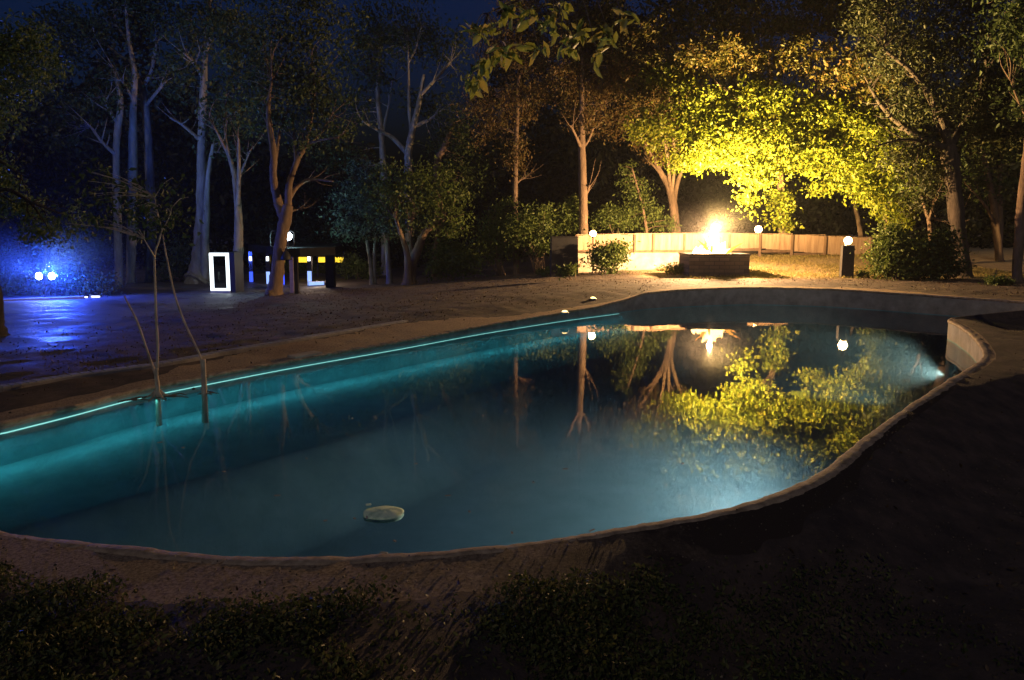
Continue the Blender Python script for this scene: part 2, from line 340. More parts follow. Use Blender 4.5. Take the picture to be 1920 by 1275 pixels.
def tree(name, label, D, trunks, limbs, crown, bark, leaf, nclump=200, per=30, size=.16, sig=.35, thick=.5, group=None, cat='tree', base=None, twigs=60, droop=.35, wob=.5, sides=9, crown2=None):
    t0 = trunks[0][0]
    if D is None: D = GP(t0[0], t0[1])[1]
    p0 = P(t0[0], t0[1], D); g = ground_at(p0[0], p0[1]) if base is None else np.asarray(base, float)
    root = thing(name, g, label, cat, group)
    mbs = [(MB(), 'trunk')]; skel = []
    for i, tr_ in enumerate(trunks):
        pts, rad = pxpath(tr_, D+(0 if i == 0 else rng.normal()*.15), wob*.3)
        if i == 0 or abs(tr_[0][1]-t0[1]) < 14:      # reaches the soil: flare and root it
            b0 = pts[0].copy(); gz = float(h(b0[0], b0[1])) if base is None else g[2]
            pts[0][2] = max(gz+.05, min(pts[0][2], gz+.25)) if abs(pts[0][2]-gz) < .8 else pts[0][2]
            pts = np.vstack([[pts[0][0], pts[0][1], gz-.08], pts]); rad = np.concatenate([[rad[0]*1.45], rad])
        own = i and (abs(tr_[0][0]-t0[0])+abs(tr_[0][1]-t0[1]) > 25 or twigs == 0)
        if own: mbs.append((MB(), 'stem'))
        k = len(mbs)-1 if own else 0
        mbs[k][0].tube(pts, rad, sides, 6, .06); c_ = catmull(pts, 6); skel.append(np.column_stack([c_, np.full(len(c_), k)]))
    for l in limbs:
        pts, rad = pxpath(l, D, wob, random.uniform(-1, 1)*wob*2)
        a = np.vstack(skel)[:, :3]; j = np.argmin(np.linalg.norm(a-pts[0], axis=1))
        if np.linalg.norm(a[j]-pts[0]) < 1.2: pts[0] = a[j]
        m_ = MB(); m_.tube(pts, rad, 7, 5, .06); mbs.append((m_, 'limb')); c_ = catmull(pts, 6); k = len(mbs)-1
        skel.append(np.column_stack([c_, np.full(len(c_), k)]))
        for q in range(5 if twigs else 0):           # side shoots
            t = int(len(c_)*rng.uniform(.35, .98)); t = min(t, len(c_)-2); dr = c_[t+1]-c_[t]; dr /= np.linalg.norm(dr)+1e-9
            dv = dr+rng.normal(size=3)*.55+np.array([0, 0, .25]); dv /= np.linalg.norm(dv); L = rng.uniform(.5, 1.5)*D/32; r0 = max(.008, np.interp(t, [0, len(c_)], [rad[0], rad[-1]])*.45)
            m_.tube([c_[t], c_[t]+dv*L*.5+rng.normal(size=3)*.06*L, c_[t]+dv*L+np.array([0, 0, .12*L])], [r0, r0*.6, .005], 5, 4)
    sk = np.vstack(skel)
    for cb, lf, nc in ([(crown, leaf, nclump)] if crown else [])+([crown2] if crown2 else []):
        blobs = []
        for b_ in cb:
            cx, cy_, rx, ry = b_[:4]; dd = b_[4] if len(b_) > 4 else 0
            Dc = D+dd; blobs.append((P(cx, cy_, Dc), (rx*Dc/F, max(rx, ry)*Dc/F*thick, ry*Dc/F)))
        cc, pts = clump_points(blobs, per, nc, sig)
        leaves_mesh('crown', pts, size, lf, root, droop)
        for c_ in cc[rng.permutation(len(cc))[:twigs]]:
            j = np.argmin(np.linalg.norm(sk[:, :3]-c_, axis=1)); a = sk[j, :3]; L = np.linalg.norm(c_-a)
            if L > 2.4: continue
            mid = (a+c_)/2+rng.normal(size=3)*L*.1+np.array([0, 0, L*.06])
            mbs[int(sk[j, 3])][0].tube([a, mid, c_], [.012+.008*min(L, 3), .009+.004*min(L, 3), .005], 5, 3, 0)
    tko = mbs[0][0].build('trunk', bark, root, True)
    for m_, nm in mbs[1:]:
        o = m_.build(nm, bark, root, True)
        if nm == 'limb': o.parent = tko
    return root

def shrub(name, label, px, pybase, blobs, leaf, nclump=60, per=28, size=.11, sig=.22, thick=.7, stems=7, D=None, group=None, cat='shrub'):
    if D is None: D = GP(px, pybase)[1]
    p0 = P(px, pybase, D); g = ground_at(p0[0], p0[1]); root = thing(name, g, label, cat, group)
    bl = [(P(b_[0], b_[1], D), (b_[2]*D/F, max(b_[2], b_[3])*D/F*thick, b_[3]*D/F)) for b_ in blobs]
    cc, pts = clump_points(bl, per, nclump, sig); pts[:, 2] = np.maximum(pts[:, 2], h(pts[:, 0], pts[:, 1])+.03)
    leaves_mesh('foliage', pts, size, leaf, root, .1)
    mb = MB()
    for c_ in cc[rng.permutation(len(cc))[:stems]]:
        a = g+np.array([rng.normal()*.12, rng.normal()*.12, -.05]); mid = (a+c_)/2+np.array([rng.normal()*.1, 0, .1])
        mb.tube([a, mid, c_], [.025, .018, .007], 5, 3)
    mb.build('stems', M['bark_dark'], root, True)
    return root

# ------------------------------------------------------------------ pool basin, coping, water
NT = 1440
TH = np.linspace(-np.pi, np.pi, NT, endpoint=False); RE, ZE = edge(TH)
def ring(off, z=None, r=None):
    rr_ = RE+off if r is None else r
    x = PC[0]+rr_*np.cos(TH); y = PC[1]+rr_*np.sin(TH)
    return np.stack([x, y, np.broadcast_to(z, x.shape)], 1) if z is not None else np.stack([x, y], 1)
def rings_mesh(rs, name, m, parent=None, smooth=True, closed=True):
    mb = MB(); k = len(rs); mb.v = [tuple(map(float, v)) for r_ in rs for v in r_]
    mb.f = [(i*NT+j, (i+1)*NT+j, (i+1)*NT+(j+1) % NT, i*NT+(j+1) % NT) for i in range(k-1) for j in range(NT)]
    return mb.build(name, m, parent, smooth)
pool = thing('swimming_pool', (PC[0], PC[1], -2.6), 'long curved in-ground swimming pool with raised concrete rim and cyan lit far edge', 'pool')
left_line = np.array([PZ(0, 793, -.24)[:2], PZ(1050, 586, -.12)[:2]])
lt = (left_line[1]-left_line[0]); lt /= np.linalg.norm(lt); lnrm = np.array([lt[1], -lt[0]])
def pool_floor(x, y):
    d = (x-left_line[0][0])*lnrm[0]+(y-left_line[0][1])*lnrm[1]+.35*np.sin(.7*((x)*lt[0]+y*lt[1]))*.4
    z = -.80-.12*sstep(0, 2.3, d)-1.0*sstep(2.1, 3.1, d)
    return z
fl = []
for k in np.linspace(0, 1, 26):
    q = ring(0, r=RE*k+ (0.03 if k == 1 else 0)); fl.append(np.column_stack([q, pool_floor(q[:, 0], q[:, 1])]))
rings_mesh(fl, 'basin_floor', M['basin'], pool)
rings_mesh([ring(.0, -2.6), ring(.0, -1.2), ring(.0, WATER-.1), ring(.0, WATER+.02)], 'basin_wall', M['basin'], pool)
W1 = ring(0, 0); W1[:, 2] = np.maximum(ZE-.05, WATER+.03); Wm = ring(.0, 0); Wm[:, 2] = (W1[:, 2]+WATER+.02)/2
rings_mesh([ring(.0, WATER+.0205), Wm, W1], 'upper_wall', M['concrete'], pool)
# coping: rounded lip
cj = np.convolve(rng.normal(size=NT+4), np.ones(5)/5, 'valid')*.016; cz_ = np.convolve(rng.normal(size=NT+4), np.ones(5)/5, 'valid')*.010
def cop(off, dz): q = ring(off+cj*(1 if off is cow or np.ndim(off) else .5)); return np.column_stack([q, ZE+dz+cz_])
cow = .12+.02*np.sin(TH*9)
rings_mesh([cop(0, -.06), cop(-.015, -.055), cop(-.025, -.03), cop(-.018, -.004), cop(0, .004), cop(.05, .007), cop(cow*.85, .004), cop(cow, -.02)], 'coping', M['coping'], pool)
# water body
wt = [ring(0, WATER, r=RE*k+(.03 if k == 1 else 0)) for k in (0.001, .25, .5, .75, .9, 1)]
wt += [ring(.03, -2.7)] + [ring(0, -2.7, r=RE*k) for k in (.5, .001)]
wo = structure(rings_mesh(wt, 'pool_water', M['water'], None, False))
# ------------------------------------------------------------------ ground
def vnoise(x, y, s, seed):
    return (np.sin(x*s*1.3+seed+1.7*np.sin(y*s*.9+seed*2))+np.sin(y*s*1.1+seed*1.3+1.3*np.sin(x*s*.7)))*.5
deg = np.degrees(TH)
DW = .62+.9*(sstep(95, 125, deg)+(deg < -160)*1.0*sstep(-150, -178, deg)*0+sstep(-158, -178, deg)) + .1*np.sin(TH*11)*.5
DW = np.where(deg > 175, 1.6, DW); DW = np.minimum(DW, 1.55)
DW = DW+.10*vnoise(np.cos(TH)*4, np.sin(TH)*4, 4, 3)+.06*np.sin(TH*47+np.sin(TH*31)*2); DW = DW+np.convolve(rng.normal(size=NT+2), np.ones(3)/3, 'valid')*.07; DW = .13+(DW-.13)*(1-sstep(-98, -58, deg+2*np.sin(TH*37)+2*np.sin(TH*83))*sstep(36, 26, deg)); k_ = np.ones(5)/5; DW = np.convolve(np.concatenate([DW[-2:], DW, DW[:2]]), k_, 'valid')
def gring(off):
    q = ring(off); rough = np.clip(off/1.5, 0, 1) if np.ndim(off) else min(off/1.5, 1)
    z = h(q[:, 0], q[:, 1])+rough*(.018*vnoise(q[:, 0], q[:, 1], 2.1, 1)+.012*vnoise(q[:, 0], q[:, 1], 5.3, 4))
    return np.column_stack([q, z])
structure(rings_mesh([gring(DW*t+.05) for t in np.linspace(0, 1, 8)], 'pool_deck', M['sand']))
offs = np.concatenate([np.arange(0, 7.2, .11), [7.4, 7.8, 8.4, 9, 9.7, 10.5, 12, 14, 16, 18, 20.5, 23, 26, 29, 33, 38, 44, 52, 65, 90, 140, 220]])
gr = []
for i, o2 in enumerate(offs):
    q = gring(DW+.05+o2)
    gr.append(q)
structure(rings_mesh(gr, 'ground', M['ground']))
# kerb along the far left side
kp = [GP(*q) for q in ((-140, 752), (0, 733), (130, 711), (300, 687), (420, 664), (530, 645), (640, 625), (760, 603))]
kp = catmull(np.array(kp), 8); mb = MB()
for a, b_ in zip(kp[:-1], kp[1:]):
    c_ = (a+b_)/2; c_[2] = h(c_[0], c_[1])+float(np.interp(c_[0], [-4.5, -1.0], [.015, -.055])); mb.box(c_, (np.linalg.norm((b_-a)[:2])*1.002, .22, .12), math.atan2(b_[1]-a[1], b_[0]-a[0]), bev=.02)
structure(mb.build('kerb', M['concrete']))
# ------------------------------------------------------------------ light strip along the pool's far wall
sel = [PZ(*e) for e in ((-60, 812, -.24), (0, 795, -.24), (130, 763.5, -.24), (250, 733.5, -.24), (400, 703.5, -.23), (560, 673, -.22), (750, 640, -.2), (900, 612, -.17), (1050, 587, -.12), (1120, 574, -.05), (1160, 564, .04))]
pts = []
for q in catmull(np.array(sel), 6):
    th = math.atan2(q[1]-PC[1], q[0]-PC[0]); r_, z_ = edge(th); r_ -= .035
    pts.append((PC[0]+r_*math.cos(th), PC[1]+r_*math.sin(th), WATER-.03))
ls = thing('light_strip', pts[20], 'thin glowing cyan light strip along the far waterline of the pool', 'light strip')
mb = MB(); mb.tube(pts, np.linspace(.009, .006, len(pts)), 6, 1); mb.build('tube', M['strip'], ls)
STRIP = pts

# ------------------------------------------------------------------ lamps
def point(name, loc, watts, color, radius, parent=None):
    l = bpy.data.lights.new(name, 'POINT'); l.energy = watts; l.color = color; l.shadow_soft_size = radius
    o = bpy.data.objects.new(name, l); COL.objects.link(o); o.location = tuple(map(float, loc)); return o
def spot(name, loc, tgt, watts, color, angle, blend=.6, radius=.1):
    l = bpy.data.lights.new(name, 'SPOT'); l.energy = watts; l.color = color; l.shadow_soft_size = radius; l.spot_size = R(angle); l.spot_blend = blend
    o = bpy.data.objects.new(name, l); COL.objects.link(o); o.location = tuple(map(float, loc))
    o.rotation_euler = (Vector(tgt)-Vector(loc)).to_track_quat('-Z', 'Y').to_euler(); return o
WARM = (1, .55, .17)
for q0, q1 in zip(STRIP[0:-5:5], STRIP[5::5]):      # fixtureless fill lights added under the water beside the strip, aimed down and inwards
    q0, q1 = np.array(q0), np.array(q1); mid = (q0+q1)/2; u_ = (q1-q0)[:2]/np.linalg.norm((q1-q0)[:2]); dd_ = np.array([u_[1], -u_[0]])
    l = bpy.data.lights.new('added_pool_fill', 'AREA'); l.shape = 'RECTANGLE'; l.size = float(np.linalg.norm(q1-q0)); l.size_y = .05; l.energy = 1.45*l.size*float(np.interp(mid[1], [8, 18], [1, .75])); l.color = (.08, .60, .68)
    o = bpy.data.objects.new('added_pool_fill', l); COL.objects.link(o); o.location = (mid[0]+dd_[0]*.26, mid[1]+dd_[1]*.26, WATER-.04)
    tx = Vector(((q1-q0)[0], (q1-q0)[1], 0)).normalized(); tz = Vector((-dd_[0]*.30, -dd_[1]*.30, .95)).normalized(); ty = tz.cross(tx).normalized(); tx = ty.cross(tz)
    from mathutils import Matrix
    o.rotation_euler = Matrix((tx, ty, tz)).transposed().to_euler()
# stone pillar lamp
g = GP(1586.5, 521); D = g[1]; s = D/F
bl = thing('pillar_lamp', g, 'dark square stone pillar topped by a glowing globe, beside the far pool edge', 'lamp')
hh = (521-460)*s; mb = MB(); mb.box((g[0], g[1], g[2]+hh/2-.05), (21*s, 21*s, hh+.1), -.27, .94, .012); mb.build('pillar', M['dark_stone'], bl)
mb = MB(); mb.lathe((g[0], g[1], g[2]+hh), [(6*s, -.02), (6*s, .03), (4*s, .04)]); mb.build('collar', M['steel'], bl)
gc = np.array([g[0], g[1], g[2]+hh+.04+7*s]); mb = MB(); mb.lathe(gc, sphere_prof(7*s)); mb.build('globe', M['warm_globe'], bl, True)
point('pillar_lamp_light', gc+np.array([0, 0, .0]), 760, WARM, 7.4*s)
# lamp by the shrub, on a thin post
def post_lamp(px, pytop, D, rpx, label, watts, col, gm):
    c_ = P(px, pytop, D); g = ground_at(c_[0], c_[1]); t = thing('globe_lamp', g, label, 'lamp', 'globe lamps along the fence')
    r_ = rpx*D/F; mb = MB(); mb.tube([(g[0], g[1], g[2]-.1), (g[0], g[1], c_[2]-r_)], [.03, .03], 8, 1); mb.build('post', M['black'], t)
    mb = MB(); mb.lathe((c_[0], c_[1], c_[2]-r_), [(.05, -.05), (.07, 0), (.06, .03)]); mb.build('collar', M['black'], t)
    mb = MB(); mb.lathe(c_, sphere_prof(r_)); mb.build('globe', gm, t, True)
    point('globe_lamp_light', c_, watts, col, r_*1.05)
    return t
post_lamp(1112, 438, 31.2, 6, 'small glowing globe lamp on a post behind the round shrub, left of the fire', 130, (1, .6, .2), M['warm_globe'])
post_lamp(1422, 430, 37.5, 6.5, 'small glowing globe lamp rising behind the fence, right of the fire', 110, WARM, M['warm_globe'])
# fire planter
g0 = GP(1348, 519); D = g0[1]; s = D/F; Wd, Hd, Dd = 113*s, 40*s, 1.7
fp = thing('fire_planter', (g0[0], g0[1]+Dd/2, g0[2]), 'low rectangular dark stone planter holding a blazing white fire', 'fire pit')
mb = MB(); yc = g0[1]+Dd/2
for (cx, cy_, sx_, sy_) in ((0, -Dd/2+.11, Wd, .22), (0, Dd/2-.11, Wd, .22), (-Wd/2+.11, 0, .22, Dd-.441), (Wd/2-.11, 0, .22, Dd-.441)):
    mb.box((g0[0]+cx, yc+cy_, g0[2]+Hd/2-.1), (sx_, sy_, Hd+.2))
mb.build('wall', M['brick'], fp)
mb = MB()
for (cx, cy_, sx_, sy_) in ((0, -Dd/2+.11, Wd+.08, .28), (0, Dd/2-.11, Wd+.08, .28), (-Wd/2+.11, 0, .30, Dd-.50), (Wd/2-.11, 0, .30, Dd-.50)):
    mb.box((g0[0]+cx, yc+cy_, g0[2]+Hd+.035), (sx_, sy_, .065), bev=.012)
mb.build('rim_stone', M['dark_stone'], fp)
mb = MB(); mb.box((g0[0], yc, g0[2]+Hd-.2), (Wd-.45, Dd-.45, .2)); mb.build('ash_bed', M['dark_stone'], fp)
top = g0[2]+Hd-.1
fc = np.array([g0[0]-.05, yc, top+.55])
fire = thing('fire', (fc[0], fc[1], top), 'blazing white hot fire with orange glow burning above the stone planter', 'fire')
mb = MB()
for i in range(26):
    a = rng.normal(size=2)*np.array([.34, .22]); hgt = (.95-.9*abs(a[0]))*(.55+.45*rng.random()); hgt = max(hgt, .3)
    x0 = fc[0]+a[0]+.12; y0 = yc+a[1]; bend = rng.normal()*.12
    mb.tube([(x0, y0, top), (x0+bend*.3, y0, top+hgt*.35), (x0+bend, y0, top+hgt*.7), (x0+bend*1.8, y0, top+hgt)], [.13, .21, .12, .01], 8, 4)
for i in range(10):
    x0 = fc[0]-.35-.5*rng.random(); hgt = .25+.25*rng.random(); y0 = yc+rng.normal()*.2
    mb.tube([(x0, y0, top), (x0, y0, top+hgt*.5), (x0+.05, y0, top+hgt)], [.1, .12, .01], 8, 4)
mb.build('flames', M['flame'], fire, True)
mb = MB()
for i in range(16):
    a = rng.normal(size=2)*np.array([.36, .2]); hgt = max((1.05-.9*abs(a[0]))*(.55+.6*rng.random()), .3); x0 = fc[0]+a[0]+.05; y0 = yc+a[1]; bend = rng.normal()*.2
    mb.tube([(x0, y0, top), (x0+bend*.3, y0, top+hgt*.35), (x0+bend, y0, top+hgt*.7), (x0+bend*1.9, y0, top+hgt)], [.04, .07, .04, .004], 7, 4)
mb.build('flame_tongues', emit('orange flame', (1, .36, .04), 1.2), fire, True)
mb = MB()
for i in range(9):
    x0 = fc[0]+rng.normal()*.4; y0 = yc+rng.normal()*.2; a = rng.random()*3.1
    mb.tube([(x0-.35*math.cos(a), y0-.25*math.sin(a), top+.03), (x0+.35*math.cos(a), y0+.25*math.sin(a), top+.12)], [.05, .045], 7, 1)
mb.build('logs', M['bark_dark'], fire)
FL = fc+np.array([0, 0, .46])
point('fire_light', FL, 5000, (1, .58, .25), .09)
spot('fire_uplight', FL+np.array([0, 0, .1]), FL+np.array([3.2, 2.2, 4.3]), 18000, (1, .64, .20), 118, .8, .12)
# floodlight pair on the thin pole (left)
g = GP(84, 561); D = g[1]; s = D/F
fl_ = thing('floodlight', g, 'twin glaring white floodlights on a thin pole at the far left', 'floodlight')
mb = MB(); mb.tube([g+np.array([0, 0, -.1]), P(84.5, 500, D), P(84, 428, D)], [.022, .018, .014], 8, 1); mb.build('pole', M['black'], fl_)
mb = MB(); cbar = P(86, 519, D); mb.tube([P(73, 519, D), P(99, 519, D)], [.016, .016], 8, 1); mb.build('crossbar', M['black'], fl_)
for px in (74, 98):
    c_ = P(px, 517.5, D); hd = MB()
    r_ = 6.5*s
    prof = [(r_*.35, .22), (r_*.8, .14), (r_*1.12, .0), (r_*1.12, -.03), (r_*1.0, -.03)]
    ang = np.linspace(0, 2*np.pi, 20, endpoint=False); vs = []
    for rr_, yy in prof:
        for a in ang: vs.append((c_[0]+rr_*math.cos(a), c_[1]+yy, c_[2]+rr_*math.sin(a)))
    k = len(prof); fs = [(i*20+j, i*20+(j+1) % 20, (i+1)*20+(j+1) % 20, (i+1)*20+j) for i in range(k-1) for j in range(20)]; fs.append(tuple(range(20)))
    hd.add(vs, fs); ho = hd.build('lamp_head', M['black'], fl_, True)
    gm = MB(); gm.v = [(c_[0], c_[1]-.07, c_[2])]; 
    for rr_, yy in ((r_*.5, -.06), (r_*.99, -.03)):
        for a in ang: gm.v.append((c_[0]+rr_*math.cos(a), c_[1]+yy, c_[2]+rr_*math.sin(a)))
    gm.f = [(0, 1+j, 1+(j+1) % 20) for j in range(20)]+[(1+j, 21+j, 21+(j+1) % 20, 1+(j+1) % 20) for j in range(20)]
    gm.build('lens', M['flood_face'], ho, True)
    sd = -1 if px == 74 else 1
    point('floodlight_light', c_+np.array([sd*.1, .36, .05]), 520, (.02, .075, 1), .1)  # added behind the housing to turn the bush and air blue
    spot('floodlight_light', c_+np.array([sd*.05, -.2, .05]), c_+np.array([sd*4, -5, 4.5]), 1800, (.03, .10, 1), 100, 1, .1)
point('floodlight_spill', P(86, 512, D-.5), 160, (.05, .12, 1), .12)
spot('floodlight_beam', P(86, 515, D-.4), P(420, 150, D+6), 1000, (.22, .46, 1), 95, .9, .15)

# ------------------------------------------------------------------ pavilion, booth
def pillar_box(px0, px1, py, top_z=None, pytop=None, name='pillar', m=None, parent=None, depth=None, base=None, D=None):
    g = GP((px0+px1)/2, py) if D is None else P((px0+px1)/2, py, D)
    s = g[1]/F; wd = (px1-px0)*s; dp = depth or wd
    zt = top_z if top_z is not None else g[2]+(py-pytop)*s
    mb = MB(); mb.box((g[0], g[1]+dp/2, (g[2]-.05+zt)/2), (wd, dp, zt-g[2]+.05), 0, 1, .006); return mb.build(name, m, parent), g
gN = GP(555, 551); sN = gN[1]/F; ZR = gN[2]+(551-481)*sN; ZT = gN[2]+(551-465)*sN
pav = thing('pavilion', gN, 'small flat roofed open pavilion with dark pillars and panels given a painted glow', 'pavilion')
pts = [P(466, 470, 38.5), P(541, 470, gN[1]-.25), P(562, 470, gN[1]-.25), P(628, 470, gN[1]+2.0), P(650, 470, 41.7), P(600, 470, 43), P(500, 470, 42)]
mb = MB(); k = len(pts); mb.v = [(p[0], p[1], z) for z in (ZR, ZT) for p in pts]
mb.f = [tuple(range(k-1, -1, -1)), tuple(range(k, 2*k))]+[(i, (i+1) % k, k+(i+1) % k, k+i) for i in range(k)]
mb.build('roof', M['roof'], pav)
mir = noisy('polished pillar cladding', [(.3, (.05, .05, .06)), (.7, (.09, .09, .10))], 3, .12, .03, 6, metallic=.9)
pillar_box(552, 559, 551, ZR, None, 'pillar', M['black'], pav)
pillar_box(544, 551.5, 549, ZR, None, 'pillar', M['retain'], pav)
pillar_box(611, 626, 539.5, ZR, None, 'pillar', M['black'], pav)
for (a, b_, py, low, pan) in ((468, 475, 529, 510, 'blue_glow'), (500, 507, 533, 510, 'pale_glow'), (577, 585, 536, 509, 'pale_glow'), (527, 534, 534, 505, 'blue_glow')):
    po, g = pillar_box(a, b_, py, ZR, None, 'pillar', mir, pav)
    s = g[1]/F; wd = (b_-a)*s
    mb = MB(); mb.box((g[0], g[1]-.012, g[2]+(py-low)*s/2+.02), (wd*.96, .02, (py-low)*s)); mb.build('glow_panel', M[pan], po)  # pillar foot glows by itself where the floodlight would fall
    if a != 527:
        mb = MB(); mb.box((g[0], g[1]-.02, g[2]+(py-485)*s), (wd*.6, .04, 8*s), bev=.006); mb.build('wall_lamp', M['small_white'], po)
g1, g2 = GP(579, 537), GP(611, 535); s = g1[1]/F
mb = MB(); c_ = (g1+g2)/2; L = np.linalg.norm((g2-g1)[:2]); a = math.atan2(g2[1]-g1[1], g2[0]-g1[0]); mb.box((c_[0], c_[1], c_[2]+.12), (L, .3, .24), a, 1, .01)
mb.build('low_wall', M['concrete'], pav)
mb = MB(); mb.box((c_[0]-.0, c_[1]-.165, c_[2]+.14), (L*.9, .02, .18), a); mb.build('glow_panel', M['pale_glow'], pav)  # blue light on the bench front, painted as a glowing face
# rear fascia, its yellow light painted as emission, three lengths between the pillars
for (x0, x1) in ((560, 577.5), (597, 611), (627, 644)):
    a_, b_ = P(x0, 482, 41.2), P(x1, 492, 41.2)
    mb = MB(); mb.box(((a_[0]+b_[0])/2, 41.2, (a_[2]+b_[2])/2), (b_[0]-a_[0], .06, a_[2]-b_[2])); mb.build('rear_panel', M['yellow_glow'], pav)
    for x in (a_[0]-.05, b_[0]+.05):
        gz = float(h(x, 41.2)); mb = MB(); mb.box((x, 41.2, (gz+ZR)/2-.02), (.07, .07, ZR-gz+.02)); mb.build('post', M['black'], pav)
# roof lamp : globe on a stem inside a thin rounded hoop
D = gN[1]+1.2; lp = thing('roof_lamp', P(540, 466, D), 'bright white globe lamp in a thin dark hoop above the pavilion roof', 'lamp')
s = D/F; z0 = ZT
gc = P(540, 443, D); mb = MB(); mb.tube([(gc[0], gc[1], z0-.02), (gc[0], gc[1], gc[2]-7*s)], [.02, .02], 8, 1); mb.build('stem', M['black'], lp)
mb = MB(); mb.lathe(gc, sphere_prof(7.5*s)); mb.build('globe', M['cool_globe'], lp, True)
hp = []; cx, cy_, hw, hl, rc = 529, 448, 22.5, 15, 6
for (qx, qy, a0) in ((1, 1, 0), (-1, 1, 90), (-1, -1, 180), (1, -1, 270)):
    for a in np.linspace(a0, a0+90, 6): hp.append(P(cx+qx*(hw-rc)+rc*math.cos(R(a)), cy_+qy*(hl-rc)+rc*math.sin(R(a)), D))
hp.append(hp[0]); hp.append(hp[1])
mb = MB(); mb.tube(hp, [.022]*len(hp), 6, 1); mb.tube([P(529, 463, D), (P(529, 463, D)[0], D, z0-.02)], [.022, .022], 6, 1); mb.build('hoop', M['black'], lp)
point('roof_lamp_light', gc, 650, (.5, .95, 1), 8*s)
# hanging dark shade
D = gN[1]-.6; c_ = P(536, 470, D); s = D/F
hs = thing('hanging_shade', (c_[0], c_[1], c_[2]), 'dark bell shaped lampshade hanging under the pavilion roof edge', 'lampshade')
mb = MB(); zt = c_[2]; mb.lathe((c_[0], c_[1], zt), [(10*s, -17*s), (10.5*s, -16*s), (8*s, -8*s), (4*s, -2*s), (1.2*s, 1*s), (.6*s, 5*s)]); mb.build('shade', M['black'], hs, True)
mb = MB(); mb.tube([(c_[0], c_[1], zt+.1), (c_[0]+.1, c_[1]+1.0, ZR+.1)], [.012, .012], 6, 1); mb.build('bracket', M['black'], hs)
point('pavilion_warm_light', P(597, 489, gN[1]+5), 60, (1, .72, .5), .1)
# booth with glowing white frame
g = GP(415, 549); D = g[1]; s = D/F
bo = thing('light_booth', g, 'narrow dark booth with a glowing white rectangular door frame', 'booth')
x0, x1 = P(396, 549, D)[0], P(433, 549, D)[0]; z0 = g[2]; zt = z0+75*s; fw = 5.5*s
mb = MB()
mb.box((x0+fw/2, g[1], (z0+zt)/2+.05), (fw, .10, zt-z0-.1)); mb.box((x1-fw*.6, g[1], (z0+zt)/2+.05), (fw*1.2, .10, zt-z0-.1))
mb.box(((x0+x1)/2, g[1], zt-fw*.5), (x1-x0-2.2*fw-.004, .10, fw)); mb.box(((x0+x1)/2, g[1], z0+.10+fw*.4), (x1-x0-2.2*fw-.004, .10, fw*.8))
mb.build('frame', M['white_emit'], bo)
mb = MB(); mb.box(((x0+x1)/2, g[1], z0+.03), (x1-x0, .16, .13)); mb.build('sill', M['concrete'], bo)
mb = MB(); mb.box((x1+5*s, g[1]+.45, (z0+zt)/2), (10*s, 1.0, zt-z0+.06), bev=.01); mb.build('side_wall', M['black'], bo)
mb = MB(); mb.box(((x0+x1)/2, g[1]+.5, zt+.02), (x1-x0, .9, .05)); mb.build('roof', M['roof'], bo)
# little bollard and planter seen through the booth
g = GP(410.5, 529); s = g[1]/F
bb = thing('bollard', g, 'short pale bollard seen through the glowing booth frame', 'bollard')
mb = MB(); mb.lathe(g, [(2.2*s, -.05), (2.2*s, 17*s), (2*s, 18.5*s)]); mb.build('shaft', M['retain'], bb, True); mb = MB(); mb.lathe(g, [(2.4*s, 18.5*s), (2.4*s, 19.5*s), (1*s, 20.3*s)]); mb.build('cap', M['concrete'], bb)
# low white ground light bars
for (a, b_, py, lab) in ((161, 166, 558, 'short white ground light bar on the left kerb line, nearer the floodlights'), (173, 189, 557, 'longer white ground light bar on the left kerb line')):
    g1, g2 = GP(a, py), GP(b_, py); c_ = (g1+g2)/2; s = c_[1]/F
    t = thing('ground_light', c_, lab, 'ground light', 'ground light bars on the left')
    mb = MB(); mb.box((c_[0], c_[1], c_[2]+.02), (g2[0]-g1[0]+.06, .12, .08)); mb.build('housing', M['black'], t)
    mb = MB(); mb.box((c_[0], c_[1]-.065, c_[2]+.03), (g2[0]-g1[0], .02, .05)); mb.build('lens', M['small_white'], t)
ek = [GP(*q) for q in ((-60, 567), (0, 565.5), (80, 562.5), (158, 559.5))]
mb = MB()
for a, b_ in zip(ek[:-1], ek[1:]):
    c_ = (a+b_)/2; mb.box((c_[0], c_[1], c_[2]+.03), (np.linalg.norm((b_-a)[:2]), .18, .14), math.atan2(b_[1]-a[1], b_[0]-a[0]), bev=.015)
structure(mb.build('road_kerb', M['concrete']))

